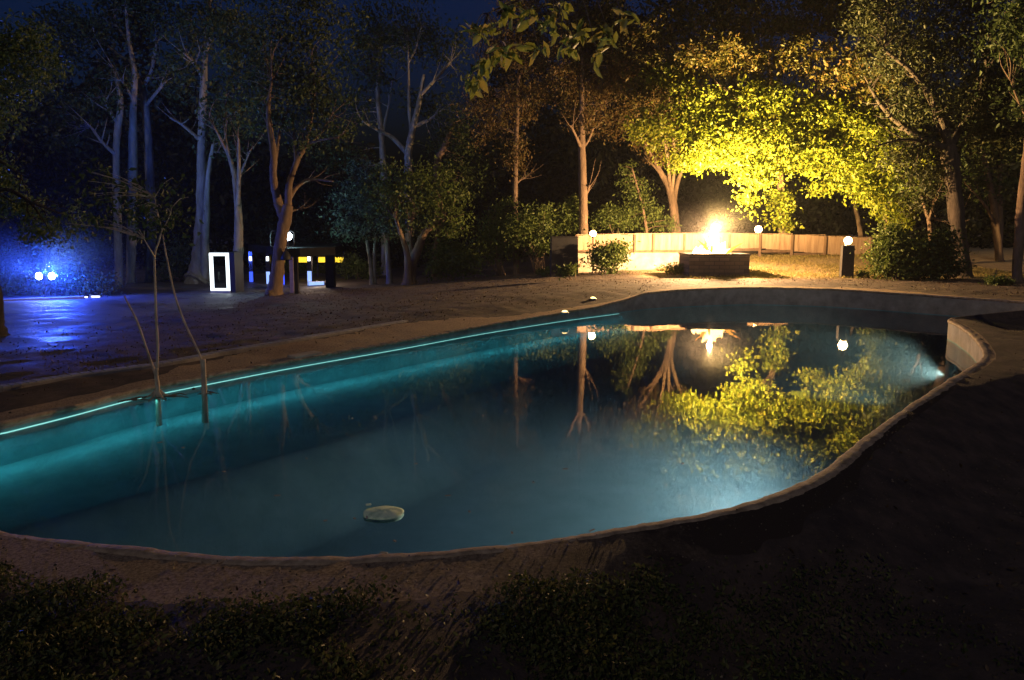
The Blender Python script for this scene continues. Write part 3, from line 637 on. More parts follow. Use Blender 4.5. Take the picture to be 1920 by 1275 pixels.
# ------------------------------------------------------------------ fence, retaining wall, cabinet
fx = [1080, 1118, 1150, 1190, 1225, 1283, 1310, 1368, 1425, 1485, 1547, 1592, 1634]
def fD(x): return np.interp(x, [1080, 1310, 1640], [32.0, 33.5, 36.5])
def ftop(x): return np.interp(x, [1080, 1200, 1350, 1480, 1640], [441.5, 439, 438, 440, 447])
def fbot(x): return np.interp(x, [1080, 1283, 1420, 1485, 1547, 1640], [471, 470.5, 467, 473, 478, 482.5])
fen = thing('board_fence', ground_at(*P(1350, 470, 34)[:2]), 'pale board fence with dark posts behind the fire', 'fence')
for i in range(len(fx)-1):
    a, b_ = fx[i], fx[i+1]; mb = MB(); nb = max(2, int((b_-a)/11))
    for j in range(nb):
        u0 = a+(b_-a)*j/nb; u1 = a+(b_-a)*(j+1)/nb; u = (u0+u1)/2; Dm = fD(u)
        pa, pb = P(u0, 450, fD(u0)), P(u1, 450, fD(u1)); zt = P(u, ftop(u), Dm)[2]+rng.normal()*.008; zb = P(u, fbot(u)-2, Dm)[2]+rng.normal()*.008
        mb.box(((pa[0]+pb[0])/2, (pa[1]+pb[1])/2+rng.normal()*.004, (zt+zb)/2), (np.linalg.norm((pb-pa)[:2])-.006, .03, zt-zb), math.atan2(pb[1]-pa[1], pb[0]-pa[0]), 1, .004)
    mb.build('board_panel', M['wood'], fen)
    pa, pb = P(a, 450, fD(a)), P(b_, 450, fD(b_)); rz = math.atan2(pb[1]-pa[1], pb[0]-pa[0]); um = (a+b_)/2
    zb = P(um, fbot(um), fD(um))[2]; zt = P(um, ftop(um), fD(um))[2]; mb = MB()
    mb.box(((pa[0]+pb[0])/2, (pa[1]+pb[1])/2-.0, zb-.02), (np.linalg.norm((pb-pa)[:2]), .07, .13), rz); mb.build('gravel_board', M['wood_dark'], fen)
    mb = MB(); mb.box(((pa[0]+pb[0])/2, (pa[1]+pb[1])/2, zt+.028), (np.linalg.norm((pb-pa)[:2]), .07, .03), rz); mb.build('cap_rail', M['wood'], fen)
for x in fx:
    if x in (1118, 1150, 1310, 1592): continue
    Dm = fD(x); c_ = P(x, 450, Dm-.05); zt = P(x, ftop(x), Dm)[2]+.0; zb = float(h(c_[0], c_[1]))-.1
    zb = max(zb, P(x, fbot(x)+1.5, Dm)[2]-.02) if x < 1310 else zb
    mb = MB(); mb.box((c_[0], c_[1], (zt+zb)/2), (.11, .10, zt-zb), .1, 1, .008); mb.build('post', M['wood_dark'], fen)
rw = thing('retaining_wall', ground_at(*P(1200, 500, 32.7)[:2]), 'pale rendered low retaining wall under the left part of the fence', 'wall')
mb = MB(); xs = np.linspace(1080, 1312, 13)
for a, b_ in zip(xs[:-1], xs[1:]):
    pa, pb = P(a, 470, fD(a)), P(b_, 470, fD(b_)); zt = P(a, fbot(a)+1, fD(a))[2]-.06; zb = float(h(pa[0], pa[1]))-.2
    mb.box(((pa[0]+pb[0])/2, (pa[1]+pb[1])/2, (zt+zb)/2), (np.linalg.norm((pb-pa)[:2])+.002, .22, zt-zb), math.atan2(pb[1]-pa[1], pb[0]-pa[0]))
mb.build('wall', M['retain'], rw)
g = GP(1058, 518); s = g[1]/F
cb = thing('dark_cabinet', g, 'tall black cabinet at the left end of the fence', 'cabinet')
mb = MB(); hc = 73*s; wc = 51*s
mb.box((g[0], g[1]+.35, g[2]+hc/2-.05), (wc, .7, hc+.1), .05, .965, .015); mb.build('body', M['black'], cb)
mb = MB(); mb.box((g[0], g[1]+.35, g[2]+hc+.02), (wc*1.0, .74, .04), .05, 1, .01); mb.build('lid', M['black'], cb)

# ------------------------------------------------------------------ trees
LL, LD, LB, LT, LS = M['leaf_lit'], M['leaf_dark'], M['leaf_brown'], M['leaf_teal'], M['leaf_shrub']
BP, BD = M['bark_pale'], M['bark_dark']
tree('tree', 'tall twin-stemmed pale tree with thick flared base left of the white booth', None,
     [[(368, 531, 20), (372, 490, 14), (377, 400, 9), (378, 300, 8), (380, 200, 7), (385, 100, 5), (392, 20, 4), (400, -90, 3)], [(386, 528, 11), (385, 460, 7), (387, 400, 6), (390, 330, 4), (400, 270, 3)]],
     [[(378, 265, 4), (345, 236, 3), (318, 220, 2)], [(381, 150, 4), (365, 120, 3), (345, 100, 2)], [(383, 90, 4), (397, 60, 3), (400, 20, 2)]],
     [(380, 30, 90, 80), (330, 130, 45, 50), (430, 250, 45, 50), (400, -80, 90, 70)], BP, LD, 170, 30, .2, .45)
tree('tree', 'tall pale tree forking high into spread limbs, third trunk from the left', 38,
     [[(282, 545, 8), (285, 420, 8), (280, 310, 8), (274, 210, 7), (267, 167, 6)]],
     [[(267, 167, 5), (252, 125, 4), (240, 80, 3), (215, 42, 2)], [(252, 125, 3), (225, 105, 2.5), (195, 80, 2)], [(267, 167, 4), (285, 130, 3), (294, 78, 2)], [(277, 195, 3), (300, 165, 2.5), (315, 148, 1.5)], [(283, 280, 4), (268, 255, 3), (258, 240, 2)]],
     [(220, 30, 70, 50), (300, 40, 60, 50), (160, 80, 50, 50), (240, -60, 120, 60), (330, 160, 30, 30)], BP, LD, 170, 28, .2, .45)
tree('tree', 'straight pale trunk rising close left of the high forked tree', 37,
     [[(246, 545, 9), (248, 400, 8), (249, 290, 8), (250, 200, 6), (252, 140, 5), (240, 60, 3), (235, -30, 2)]], [[(249, 190, 3), (235, 160, 2), (225, 150, 1.5)]],
     [(235, -20, 70, 60), (215, 150, 40, 40)], BP, LD, 70, 28, .2, .45)
tree('tree', 'crooked pale trunk with a low left limb, leftmost of the tall blue-lit trees', 36,
     [[(224, 545, 7), (220, 400, 7), (218, 290, 6), (221, 240, 6), (226, 190, 5), (215, 130, 3)]], [[(218, 290, 4), (195, 270, 3), (170, 238, 2)], [(221, 235, 4), (205, 205, 3), (195, 180, 2)]],
     [(170, 180, 60, 50), (110, 230, 60, 50), (60, 150, 70, 80), (130, 60, 80, 60)], BP, LD, 170, 28, .2, .45)
tree('tree', 'slender dark grey tree with upright twigs directly behind the white booth', 33.5,
     [[(444, 546, 11), (447, 470, 9), (447, 400, 7), (440, 330, 5), (428, 290, 3.5)]], [[(447, 390, 4), (448, 320, 3.5), (447, 260, 2)], [(428, 290, 3), (408, 250, 2), (392, 222, 1.5)], [(447, 350, 3), (458, 310, 2), (470, 280, 1)], [(437, 320, 3), (425, 270, 2), (420, 230, 1.5)]],
     [(440, 210, 60, 60), (470, 120, 60, 80), (430, 60, 60, 60)], BD, LD, 130, 28, .18, .4)
tree('tree', 'forked brown tree standing in front of the pavilion', None,
     [[(515, 553, 15), (521, 500, 12), (527, 450, 11), (535, 410, 11), (541, 385, 9)]],
     [[(532, 415, 9), (520, 375, 8), (512, 330, 7), (513, 290, 6), (506, 240, 5), (503, 200, 4), (510, 150, 2)], [(513, 292, 4), (525, 245, 3), (540, 205, 2)], [(541, 385, 7), (543, 345, 6), (558, 300, 5), (574, 270, 4), (584, 215, 3), (590, 170, 2)],
      [(542, 375, 5), (557, 350, 4), (582, 337, 3), (625, 340, 1.5)], [(575, 270, 3), (600, 250, 2), (622, 215, 1.5)], [(556, 303, 3), (552, 260, 2.5), (548, 215, 1.5)], [(577, 262, 2.5), (605, 262, 2), (635, 258, 1.3)], [(540, 400, 2.5), (558, 392, 1.6), (570, 390, 1)]],
     [(520, 150, 90, 70), (600, 170, 70, 60), (560, 70, 110, 70), (560, -20, 120, 60), (640, 240, 40, 30), (505, 230, 30, 40), (580, 240, 40, 40)], BD, LD, 330, 30, .15, .36, twigs=130)
tree('small_tree', 'low bushy grey-green tree lit teal beside the pavilion', 34,
     [[(697, 522, 4), (694, 490, 3.5), (688, 450, 3)], [(703, 524, 3), (702, 480, 3), (704, 440, 2.5)], [(730, 525, 6), (728, 490, 5), (726, 455, 4)]], [],
     [(668, 385, 45, 60), (648, 430, 32, 30), (715, 380, 45, 65), (690, 330, 40, 35), (730, 420, 40, 35)], BP, LT, 190, 32, .15, .3, thick=.8, twigs=0)
tree('tree', 'broad low dark tree with leaning stems at the middle of the clearing edge', None,
     [[(767, 533, 14), (772, 500, 10), (784, 465, 8), (800, 432, 6), (835, 410, 3)], [(766, 531, 8), (764, 480, 6), (752, 440, 4), (742, 410, 3)]], [[(776, 488, 4), (770, 450, 3), (772, 415, 2)]],
     [(780, 390, 75, 45), (740, 360, 50, 50), (835, 385, 40, 45), (800, 340, 60, 35), (850, 420, 30, 30)], BD, LS, 230, 30, .14, .32)
tree('tree', 'tall bare-limbed tree with blue-lit upper limbs above the broad low tree', 40,
     [[(766, 540, 9), (768, 420, 8), (766, 310, 8), (766, 285, 7), (773, 245, 6), (784, 200, 5), (795, 140, 3)]],
     [[(765, 290, 5), (735, 258, 4), (710, 245, 3), (680, 228, 2)], [(774, 245, 4), (812, 220, 3), (850, 190, 1.6)], [(772, 255, 3), (767, 200, 3), (766, 130, 2), (764, 60, 1.5)], [(785, 190, 3), (815, 150, 3), (845, 115, 2)], [(766, 130, 2), (780, 90, 1.6), (790, 50, 1)]],
     [(760, 60, 70, 70), (830, 90, 50, 60), (800, 190, 60, 40), (700, 40, 40, 60), (840, 260, 40, 50)], BP, LD, 170, 26, .18, .45)
tree('tree', 'single blue-lit trunk leaning left of the bare-limbed tree', 42,
     [[(722, 545, 7), (722, 400, 7), (718, 300, 6), (714, 240, 5), (708, 180, 4), (712, 110, 3)]], [[(716, 255, 3), (730, 190, 2), (735, 150, 1.5)]],
     [(690, 120, 50, 60), (720, 60, 60, 60), (660, 200, 40, 40), (640, 290, 50, 40)], BP, LD, 140, 26, .2, .45)
tree('tree', 'short broken trunk catching warm light among dark leaves, left of the pines', 37,
     [[(815, 540, 7), (822, 420, 7), (820, 310, 7), (832, 280, 6), (840, 258, 5), (850, 230, 3)]], [], [(860, 240, 40, 50), (880, 330, 40, 60), (840, 330, 40, 40), (820, 450, 50, 50)], BD, LD, 120, 28, .17, .4)
tree('pine_tree', 'slender pine with drooping rusty foliage, left of the two bare straight trunks', 34,
     [[(968, 530, 6), (967, 440, 5.5), (966, 370, 5), (967, 300, 4.5), (970, 200, 4), (975, 90, 3), (980, -20, 2)]], [[(968, 260, 2.5), (940, 240, 2), (905, 250, 1)], [(970, 200, 2.5), (1005, 180, 2), (1035, 175, 1)], [(966, 345, 2), (975, 338, 1.6), (985, 334, 1)]],
     [(965, 190, 55, 45), (925, 235, 32, 25), (1010, 175, 32, 35), (968, 285, 18, 55), (900, 265, 14, 10), (990, 110, 60, 50), (940, 90, 50, 50), (1000, 30, 70, 50), (900, 190, 30, 40)], BD, LB, 480, 40, .10, .26, droop=.8)
tree('pine_tree', 'straight brown-barked trunk rising just behind the left globe lamp', 33,
     [[(1094, 520, 10), (1094, 440, 9), (1093, 360, 8), (1091, 280, 7), (1091, 220, 5), (1092, 140, 4), (1095, 20, 3)]], [[(1091, 282, 3.5), (1080, 255, 2.5), (1070, 235, 1.5)], [(1092, 280, 3), (1104, 262, 2.3), (1112, 240, 1.3)], [(1095, 372, 2.5), (1102, 358, 3), (1105, 348, 2)], [(1091, 240, 2), (1115, 210, 1.5), (1135, 195, 1)]],
     [(1090, 195, 38, 50), (1075, 110, 55, 50), (1130, 150, 40, 60), (1110, 230, 25, 22), (1100, 40, 70, 60), (1170, 90, 50, 70), (1060, 150, 30, 40)], BD, LB, 480, 40, .10, .26, droop=.8)
tree('tree', 'multi-stemmed warm-lit tree behind the fence left of the fire', 36,
     [[(1268, 500, 9), (1267, 440, 9), (1263, 390, 8), (1255, 352, 7), (1240, 325, 5), (1222, 290, 3.5), (1200, 255, 2)]], [[(1264, 392, 5), (1270, 345, 4), (1285, 300, 3), (1300, 250, 2)], [(1257, 355, 4), (1252, 300, 3), (1240, 240, 2)], [(1262, 372, 3), (1264, 310, 3), (1262, 240, 2)], [(1245, 335, 2.5), (1225, 310, 2), (1215, 300, 1)]],
     [(1215, 235, 45, 50), (1262, 230, 45, 60), (1185, 180, 50, 50), (1240, 160, 60, 50), (1230, 290, 25, 25), (1300, 260, 35, 45), (1150, 230, 40, 30), (1200, 100, 70, 50)], BD, LB, 480, 38, .11, .28)
# the broad lit tree, leaves round the trunk down to the fence
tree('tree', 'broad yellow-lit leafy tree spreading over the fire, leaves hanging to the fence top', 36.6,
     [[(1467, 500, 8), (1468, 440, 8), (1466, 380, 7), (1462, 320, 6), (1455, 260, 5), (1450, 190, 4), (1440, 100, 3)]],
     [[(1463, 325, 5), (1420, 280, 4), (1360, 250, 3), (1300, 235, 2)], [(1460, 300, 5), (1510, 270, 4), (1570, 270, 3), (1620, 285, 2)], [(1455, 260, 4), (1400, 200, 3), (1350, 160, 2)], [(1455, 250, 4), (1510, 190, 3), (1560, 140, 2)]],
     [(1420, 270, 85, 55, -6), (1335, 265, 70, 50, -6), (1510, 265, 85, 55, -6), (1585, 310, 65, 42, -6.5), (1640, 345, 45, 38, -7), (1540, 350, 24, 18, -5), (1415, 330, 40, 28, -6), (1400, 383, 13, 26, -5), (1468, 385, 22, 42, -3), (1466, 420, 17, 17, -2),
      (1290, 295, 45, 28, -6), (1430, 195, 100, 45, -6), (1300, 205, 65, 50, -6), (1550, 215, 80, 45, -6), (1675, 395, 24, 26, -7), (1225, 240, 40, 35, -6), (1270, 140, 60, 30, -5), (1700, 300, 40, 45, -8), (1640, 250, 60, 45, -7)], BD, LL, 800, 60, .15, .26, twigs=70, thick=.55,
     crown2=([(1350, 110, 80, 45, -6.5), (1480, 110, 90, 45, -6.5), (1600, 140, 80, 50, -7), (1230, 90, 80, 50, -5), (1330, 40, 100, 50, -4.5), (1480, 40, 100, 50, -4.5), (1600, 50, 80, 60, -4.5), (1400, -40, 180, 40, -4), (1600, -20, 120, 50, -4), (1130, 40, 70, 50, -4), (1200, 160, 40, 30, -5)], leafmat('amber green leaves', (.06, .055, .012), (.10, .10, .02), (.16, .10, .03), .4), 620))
tree('tree', 'large dark-barked tree on the right with a long limb reaching left and rusty upper crown', None,
     [[(1808, 521, 15), (1803, 480, 13), (1796, 420, 13), (1788, 350, 13), (1782, 300, 14), (1776, 275, 13)]],
     [[(1776, 280, 8), (1730, 262, 6), (1690, 235, 5), (1655, 200, 4), (1630, 160, 3)], [(1776, 275, 9), (1768, 230, 7), (1745, 180, 6), (1705, 130, 4), (1660, 95, 3)], [(1782, 285, 8), (1798, 245, 6), (1825, 200, 5), (1850, 130, 3)], [(1770, 268, 4), (1755, 225, 3), (1752, 190, 2)], [(1735, 264, 3), (1690, 262, 2), (1640, 275, 1.3)], [(1745, 180, 4), (1690, 175, 3), (1640, 200, 2)]],
     [(1700, 90, 80, 60), (1800, 70, 90, 70), (1720, 190, 65, 45), (1700, 290, 45, 40), (1735, 330, 35, 40), (1840, 180, 60, 60), (1780, -20, 120, 50), (1710, 380, 22, 22, 1), (1650, 40, 60, 50, 1), (1860, 260, 50, 50, 1)], noisy('near black bark', [(.3, (.025, .02, .016)), (.7, (.08, .062, .05))], 6, .95, .9, 18, (1, 1, .22), bdist=.05), leafmat('dark olive leaves', (.02, .028, .01), (.035, .042, .014), (.055, .055, .02), .3), 620, 36, .125, .30, twigs=120, thick=.6)
tree('tree', 'pair of thin warm-lit trunks deep in the right woods', 33,
     [[(1872, 520, 7), (1870, 440, 7), (1862, 380, 6), (1850, 320, 5), (1840, 260, 3)], [(1874, 520, 5), (1876, 420, 4.5), (1874, 340, 4), (1880, 270, 2)]], [[(1866, 430, 3), (1850, 390, 2.5), (1830, 365, 1.5)]],
     [(1850, 280, 60, 50), (1890, 230, 50, 60), (1860, 350, 40, 30), (1880, 120, 60, 60)], BD, LD, 180, 28, .15, .36)
tree('tree', 'rough trunk at the right edge of the photo', None,
     [[(1906, 529, 9), (1909, 470, 8), (1914, 400, 8), (1921, 330, 7), (1932, 230, 6), (1945, 120, 5), (1950, 0, 3)]], [[(1930, 240, 3), (1910, 190, 2), (1895, 150, 1)]],
     [(1900, 60, 60, 60), (1960, 40, 80, 80), (1930, 180, 50, 50), (1890, -30, 70, 50)], BD, LD, 160, 28, .15, .36)
tree('small_tree', 'thin leaning twin-limbed tree left of the large right tree', 29,
     [[(1748, 518, 4), (1746, 460, 4), (1743, 420, 4), (1733, 385, 3), (1722, 355, 2)]], [[(1745, 405, 2.5), (1760, 412, 2.5), (1780, 416, 2)], [(1742, 415, 2.5), (1750, 385, 2), (1757, 360, 1)]],
     [(1715, 350, 35, 28), (1755, 345, 25, 22), (1770, 470, 25, 30)], BD, LS, 70, 28, .13, .28)
tree('small_tree', 'slim tree with yellow-green leaves rising out of the right shrub', 31,
     [[(1668, 515, 5), (1666, 450, 5), (1660, 405, 4), (1655, 370, 3)]], [], [(1655, 370, 25, 30), (1685, 400, 22, 35)], BD, LL, 60, 28, .15, .28)
tree('small_tree', 'faint thin trunk standing behind the right end of the fence', 40, [[(1618, 500, 4), (1612, 430, 4), (1600, 370, 3), (1592, 320, 2)]], [], [(1590, 300, 40, 40)], BD, LD, 40, 26, .15, .4)
tree('small_tree', 'young feathery tree behind the fence between the straight trunk and the warm-lit tree', 35,
     [[(1215, 500, 3), (1212, 430, 3), (1200, 370, 2), (1185, 315, 1.2)]], [], [(1176, 318, 13, 18), (1192, 355, 26, 25), (1205, 395, 36, 28), (1230, 415, 38, 22), (1170, 345, 10, 10)], BD, LS, 130, 30, .12, .2)
# overhead limb with big leaves, near
base = np.array([9.0, 7.0, float(h(9.0, 7.0))])
ot = thing('tree', base, 'nearby tree whose overhead twig ends hang large pointed leaves at top centre', 'tree')
mb = MB(); mb.tube([base-np.array([0, 0, .1]), (8.9, 7, 2.5), (8.6, 7.3, 5), (8.2, 7.5, 8)], [.3, .24, .2, .12], 9, 5, .05); tk = mb.build('trunk', BD, ot, True)
mb = MB(); limb = catmull(np.array([(8.6, 7.3, 5), (6.5, 8.2, 7.2), (4.0, 9.2, 7.3), (2.4, 9.7, 6.7), P(1140, -60, 10), P(1030, -20, 10), P(960, 5, 10), P(915, 25, 10)]), 6); mb.tube(limb, np.linspace(.10, .008, len(limb)), 7, 1, .05); mb.build('limb', BD, tk, True)
tips = [(890, 52), (896, 58), (905, 62), (930, 98), (945, 92), (955, 102), (912, 118), (885, 148), (893, 152), (950, 20), (970, 8), (1000, 30), (1040, 20), (1030, 48), (1060, 75), (1050, 5), (1085, 60), (1075, 85), (1120, 100), (1140, 60), (1010, 90), (1170, 30)]
C = []; tw = MB()
for (x, y) in tips:
    c_ = P(x, y, 10+rng.normal()*.25); j = np.argmin(np.linalg.norm(limb-c_, axis=1)); a = limb[j]
    tw.tube([a, (a+c_)/2+np.array([0, 0, .08]), c_], [.010, .007, .004], 5, 3)
    C += [c_+rng.normal(size=3)*.05 for _ in range(11)]
tw.build('twigs', BD, ot)
leaves_mesh('crown', np.array(C), .19, leafmat('thin backlit leaves', (.14, .17, .03), (.22, .24, .05), (.30, .24, .07), .7), ot, .5, .40)
# left leafy tree off the frame edge
tree('tree', 'leafy green branch hanging in from the left edge above the floodlights', 16,
     [[(-14, 612, 20), (-16, 560, 17), (-30, 480, 15), (-50, 380, 13), (-60, 260, 10), (-60, 100, 7)]], [[(-50, 380, 5), (10, 355, 3.5), (60, 380, 2), (110, 400, 1)], [(-55, 320, 5), (-10, 300, 3), (40, 330, 1.5)]],
     [(5, 360, 35, 45), (40, 390, 32, 30), (75, 420, 35, 22), (100, 440, 30, 14), (60, 440, 18, 16), (130, 395, 18, 22), (-20, 310, 40, 30), (-40, 200, 80, 60), (30, 120, 80, 90)], noisy('blackish bark', [(.3, (.012, .010, .008)), (.7, (.04, .032, .026))], 6, .95, .9, 18, (1, 1, .22), bdist=.05), M['leaf_shrub'], 300, 30, .085, .17)  # near-black bark colour for this trunk
# saplings in the pool
wb = PZ(296, 744, WATER); D = wb[1]
sa = thing('sapling', wb, 'thin forked sapling growing out of the pool water near its left end', 'sapling')
def stem(path, D, wob=.1):
    pts, rad = pxpath(path, D, wob); return pts, rad
mb = MB(); p_, r_ = stem([(296, 752, 6), (296, 742, 4.5), (295, 720, 4), (293, 704, 3.5), (294, 690, 3)], D, .02); p_[0][2] = WATER-.5; mb.tube(p_, r_, 8, 4, .06)
for q in range(6):
    a = q*1.05+.3; e = wb+np.array([.26*math.cos(a), .26*math.sin(a)*.7, -.03]); mb.tube([wb+np.array([0, 0, .12]), wb+np.array([.1*math.cos(a), .08*math.sin(a), .03]), e], [.03, .02, .008], 6, 3)
stk = mb.build('trunk', M['bark_twig'], sa, True)
allp = []
for path in ([(293, 703, 3), (284, 680, 2.2), (272, 645, 2), (256, 600, 1.8), (243, 575, 1.6), (233, 555, 1.2)], [(294, 695, 3), (296, 650, 2.5), (293, 600, 2.4), (291, 540, 2.2), (290, 480, 2), (298, 452, 1.6), (304, 430, 1.2)],
             [(290, 482, 1.6), (280, 465, 1.2), (270, 448, 1)], [(304, 432, 1.2), (316, 410, 1), (322, 390, .8)], [(304, 432, 1.2), (296, 400, 1), (290, 370, .8)]):
    mb = MB(); p_, r_ = stem(path, D, .08); mb.tube(p_, r_, 6, 4, .05); mb.build('limb', M['bark_twig'], stk, True); allp.append(p_)
bl_ = [(P(x, y, D), (rx*D/F, rx*D/F*.8, ry*D/F)) for x, y, rx, ry in ((250, 395, 70, 45), (310, 375, 45, 45), (200, 350, 50, 40), (300, 430, 40, 20), (160, 420, 40, 30))]
cc, pts = clump_points(bl_, 10, 75, .14); leaves_mesh('crown', pts, .075, LD, sa, .4)
sk = np.vstack([catmull(a, 6) for a in allp[1:]]); tw = MB()
for c_ in cc[rng.permutation(len(cc))[:40]]:
    j = np.argmin(np.linalg.norm(sk-c_, axis=1)); a = sk[j]; tw.tube([a, (a+c_)/2+np.array([0, 0, .05]), c_], [.008, .006, .003], 5, 3)
tw.build('twigs', M['bark_twig'], sa)
wb2 = PZ(383, 739, WATER); D2 = wb2[1]
st = thing('stump', wb2, 'cut stump in the pool with one long thin stem leaning left from its top', 'stump')
mb = MB(); p_, r_ = stem([(383, 750, 6), (383, 738, 5), (382, 705, 4.6), (381, 674, 4.6)], D2, 0); p_[0][2] = WATER-.5; mb.tube(p_, r_, 10, 4, .06); so2 = mb.build('trunk', M['bark_twig'], st, True)
mb = MB(); p_, r_ = stem([(381, 690, 2.6), (374, 664, 2.2), (358, 630, 2), (340, 590, 2), (327, 550, 1.8), (318, 510, 1.7), (310, 470, 1.5), (305, 440, 1.1)], D2, .05); mb.tube(p_, r_, 6, 4, .05); mb.build('limb', M['bark_twig'], so2, True)
# floating bits
def floater(name, label, cat, px, py, rx, ry, rz_, m, group=None, zoff=0):
    c_ = PZ(px, py, WATER); o = MB(); o.lathe((0, 0, 0), [(max(.001, rx*math.sin(math.pi*i/8)), -rz_*math.cos(math.pi*i/8)) for i in range(9)], 18)
    o.v = [(x*(1+.08*math.sin(3*y*9)), y*ry/rx, z) for x, y, z in o.v]; ob = o.build(name, m, None, True); ob.location = (c_[0], c_[1], WATER+zoff); return tag(ob, label, cat, group)
floater('ball', 'small black ball floating between the sapling and the stump', 'ball', 358, 717, .055, .055, .055, M['black'], zoff=.02)
floater('ball', 'tiny dark lump floating below the black ball', 'debris', 363, 729, .03, .025, .02, M['black'])
for (x, y, a, L, lab) in ((262, 750, .2, .5, 'dark twig floating left of the sapling base'), (335, 744, -.15, .45, 'dark twig floating between the sapling and the stump'), (398, 738, .05, .3, 'short dark twig floating right of the stump')):
    c_ = PZ(x, y, WATER); mb = MB()
    for q in range(5):
        o2 = rng.normal(size=2)*.07; aa = a+rng.normal()*.35; l2 = L*(.4+.6*rng.random())
        mb.tube([(o2[0]-l2/2*math.cos(aa), o2[1]-l2/2*math.sin(aa), 0), (o2[0], o2[1]+.02, .012), (o2[0]+l2/2*math.cos(aa), o2[1]+l2/2*math.sin(aa), 0)], [.006, .011, .005], 6, 3)
    ob = mb.build('floating_twig', M['bark_dark'], None, True); ob.location = (c_[0], c_[1], WATER+.004); tag(ob, lab, 'twig', 'dark twigs floating near the saplings')
# pale floating leaf pad
c_ = PZ(719, 962, WATER); s = c_[1]/F
lp_ = thing('floating_pad', (c_[0], c_[1], WATER), 'pale green oval leaf pad floating near the front of the pool', 'leaf pad')
mb = MB(); nA, nR = 36, 7; vs = [(c_[0], c_[1], WATER+.026)]; fs = []
for k in range(1, nR+1):
    t = k/nR
    for j in range(nA):
        a = 2*math.pi*j/nA; rx = 39*s*(1-.10*math.cos(2*a)*0); q = abs(math.cos(a))**1.0
        ryy = 13*s/math.sin(math.atan2(2.55, c_[1]))*.95*(abs(math.sin(a))**.85)
        x = rx*math.cos(a)*t*(1+.02*math.sin(7*a)); y = math.copysign(ryy, math.sin(a))*t
        vs.append((c_[0]+x, c_[1]+y, WATER+.02*(1-t*t)+.006+.002*math.sin(5*a+t*6)))
for j in range(nA): fs.append((0, 1+j, 1+(j+1) % nA))
for k in range(nR-1):
    for j in range(nA): fs.append((1+k*nA+j, 1+(k+1)*nA+j, 1+(k+1)*nA+(j+1) % nA, 1+k*nA+(j+1) % nA))
b0 = len(vs)
for j in range(nA): v = vs[1+(nR-1)*nA+j]; vs.append((v[0], v[1], WATER-.03))
for j in range(nA): fs.append((1+(nR-1)*nA+j, b0+j, b0+(j+1) % nA, 1+(nR-1)*nA+(j+1) % nA))
mb.add(vs, fs)
M['pad'] = noisy('pale mottled leaf', [(.32, (.34, .52, .34)), (.5, (.60, .78, .54)), (.7, (.74, .86, .62))], 14, .7, .5, 40, bdist=.01)
mb.build('blade', M['pad'], lp_, True)
c2 = PZ(691, 950, WATER); mb = MB(); mb.box((c2[0], c2[1], WATER+.02), (.05, .03, .012), .3, 1, .003); mb.build('tip', M['pad'], lp_)
# tiny pale debris on the water
k = 0
deb = [(688, 971), (665, 973), (610, 977), (720, 1037), (575, 860), (660, 785), (300, 830), (343, 840), (905, 780), (1110, 995), (1280, 870), (1000, 905), (840, 930), (780, 870), (420, 885), (520, 930), (740, 1015), (880, 960), (1060, 880), (960, 1000)]
for (x, y) in deb:
    c_ = PZ(x, y, WATER); mb = MB(); mb.box((0, 0, 0), (.035 if k % 3 else .06, .018, .008), rng.random()*3, 1, .002)
    ob = mb.build('floating_petal', M['retain']); ob.location = (c_[0], c_[1], WATER+.005); tag(ob, 'tiny pale fleck floating on the dark pool water', 'debris', 'pale flecks floating on the pool'); k += 1
# coping slab and small rim lights
c_ = PZ(575, 666, -.2); g = GP(572, 667); mb = MB(); mb.box((0, 0, .02), (.62, .26, .05), math.atan2(lt[1], lt[0]), 1, .008); ob = mb.build('paving_slab', M['retain']); ob.location = tuple(g); tag(ob, 'small pale slab lying on the far left pool rim', 'slab')
for (x, y, lab) in ((1112, 562, 'small glowing light on the rim near the far left corner of the pool'), (1059, 588, 'small yellow light on the pool rim at the end of the cyan strip')):
    g = GP(x, y); t = thing('rim_light', g, lab, 'rim light', 'small lights on the pool rim')
    mb = MB(); mb.lathe(g, [(.11, -.02), (.11, .035), (.09, .05)]); mb.build('housing', M['steel'], t, True); mb = MB(); mb.lathe((g[0], g[1], g[2]+.05), [(.085, 0), (.07, .03), (.03, .045)]); mb.build('lens', emit('rim lens', (1, .7, .25), 1.6), t, True)
# underwater lamps
def uw(px, py, z, tgt, watts, ang, label, col=None, out=.32):
    th_p = PZ(px, py, z); th = math.atan2(th_p[1]-PC[1], th_p[0]-PC[0]); r_, _ = edge(th); r_ -= .06
    c_ = np.array([PC[0]+r_*math.cos(th), PC[1]+r_*math.sin(th), z]); d = np.array([-math.cos(th), -math.sin(th), 0])
    t = thing('underwater_lamp', c_, label, 'pool lamp', 'lamps under the pool water')
    mb = MB(); mb.tube([c_-d*.07, c_+d*.02, c_+d*.03], [.11, .11, .09], 14, 1); mb.build('housing', M['steel'], t); mb = MB(); mb.tube([c_+d*.03, c_+d*.045], [.085, .06], 14, 1); mb.build('lens', M['retain'], t)
    spot('underwater_light', c_+d*out, tgt, watts, col or (.95, .92, .88), ang, .9, .08)
uw(1808, 702, -.95, PZ(1500, 645, -.9), 240, 80, 'lamp under the water in the curved right wall', (1, .90, .74))
c_ = PZ(1440, 842, WATER); zf = float(pool_floor(c_[0], c_[1])); t = thing('underwater_lamp', (c_[0], c_[1], zf), 'lamp on the pool floor under the milky patch near the right rim', 'pool lamp')
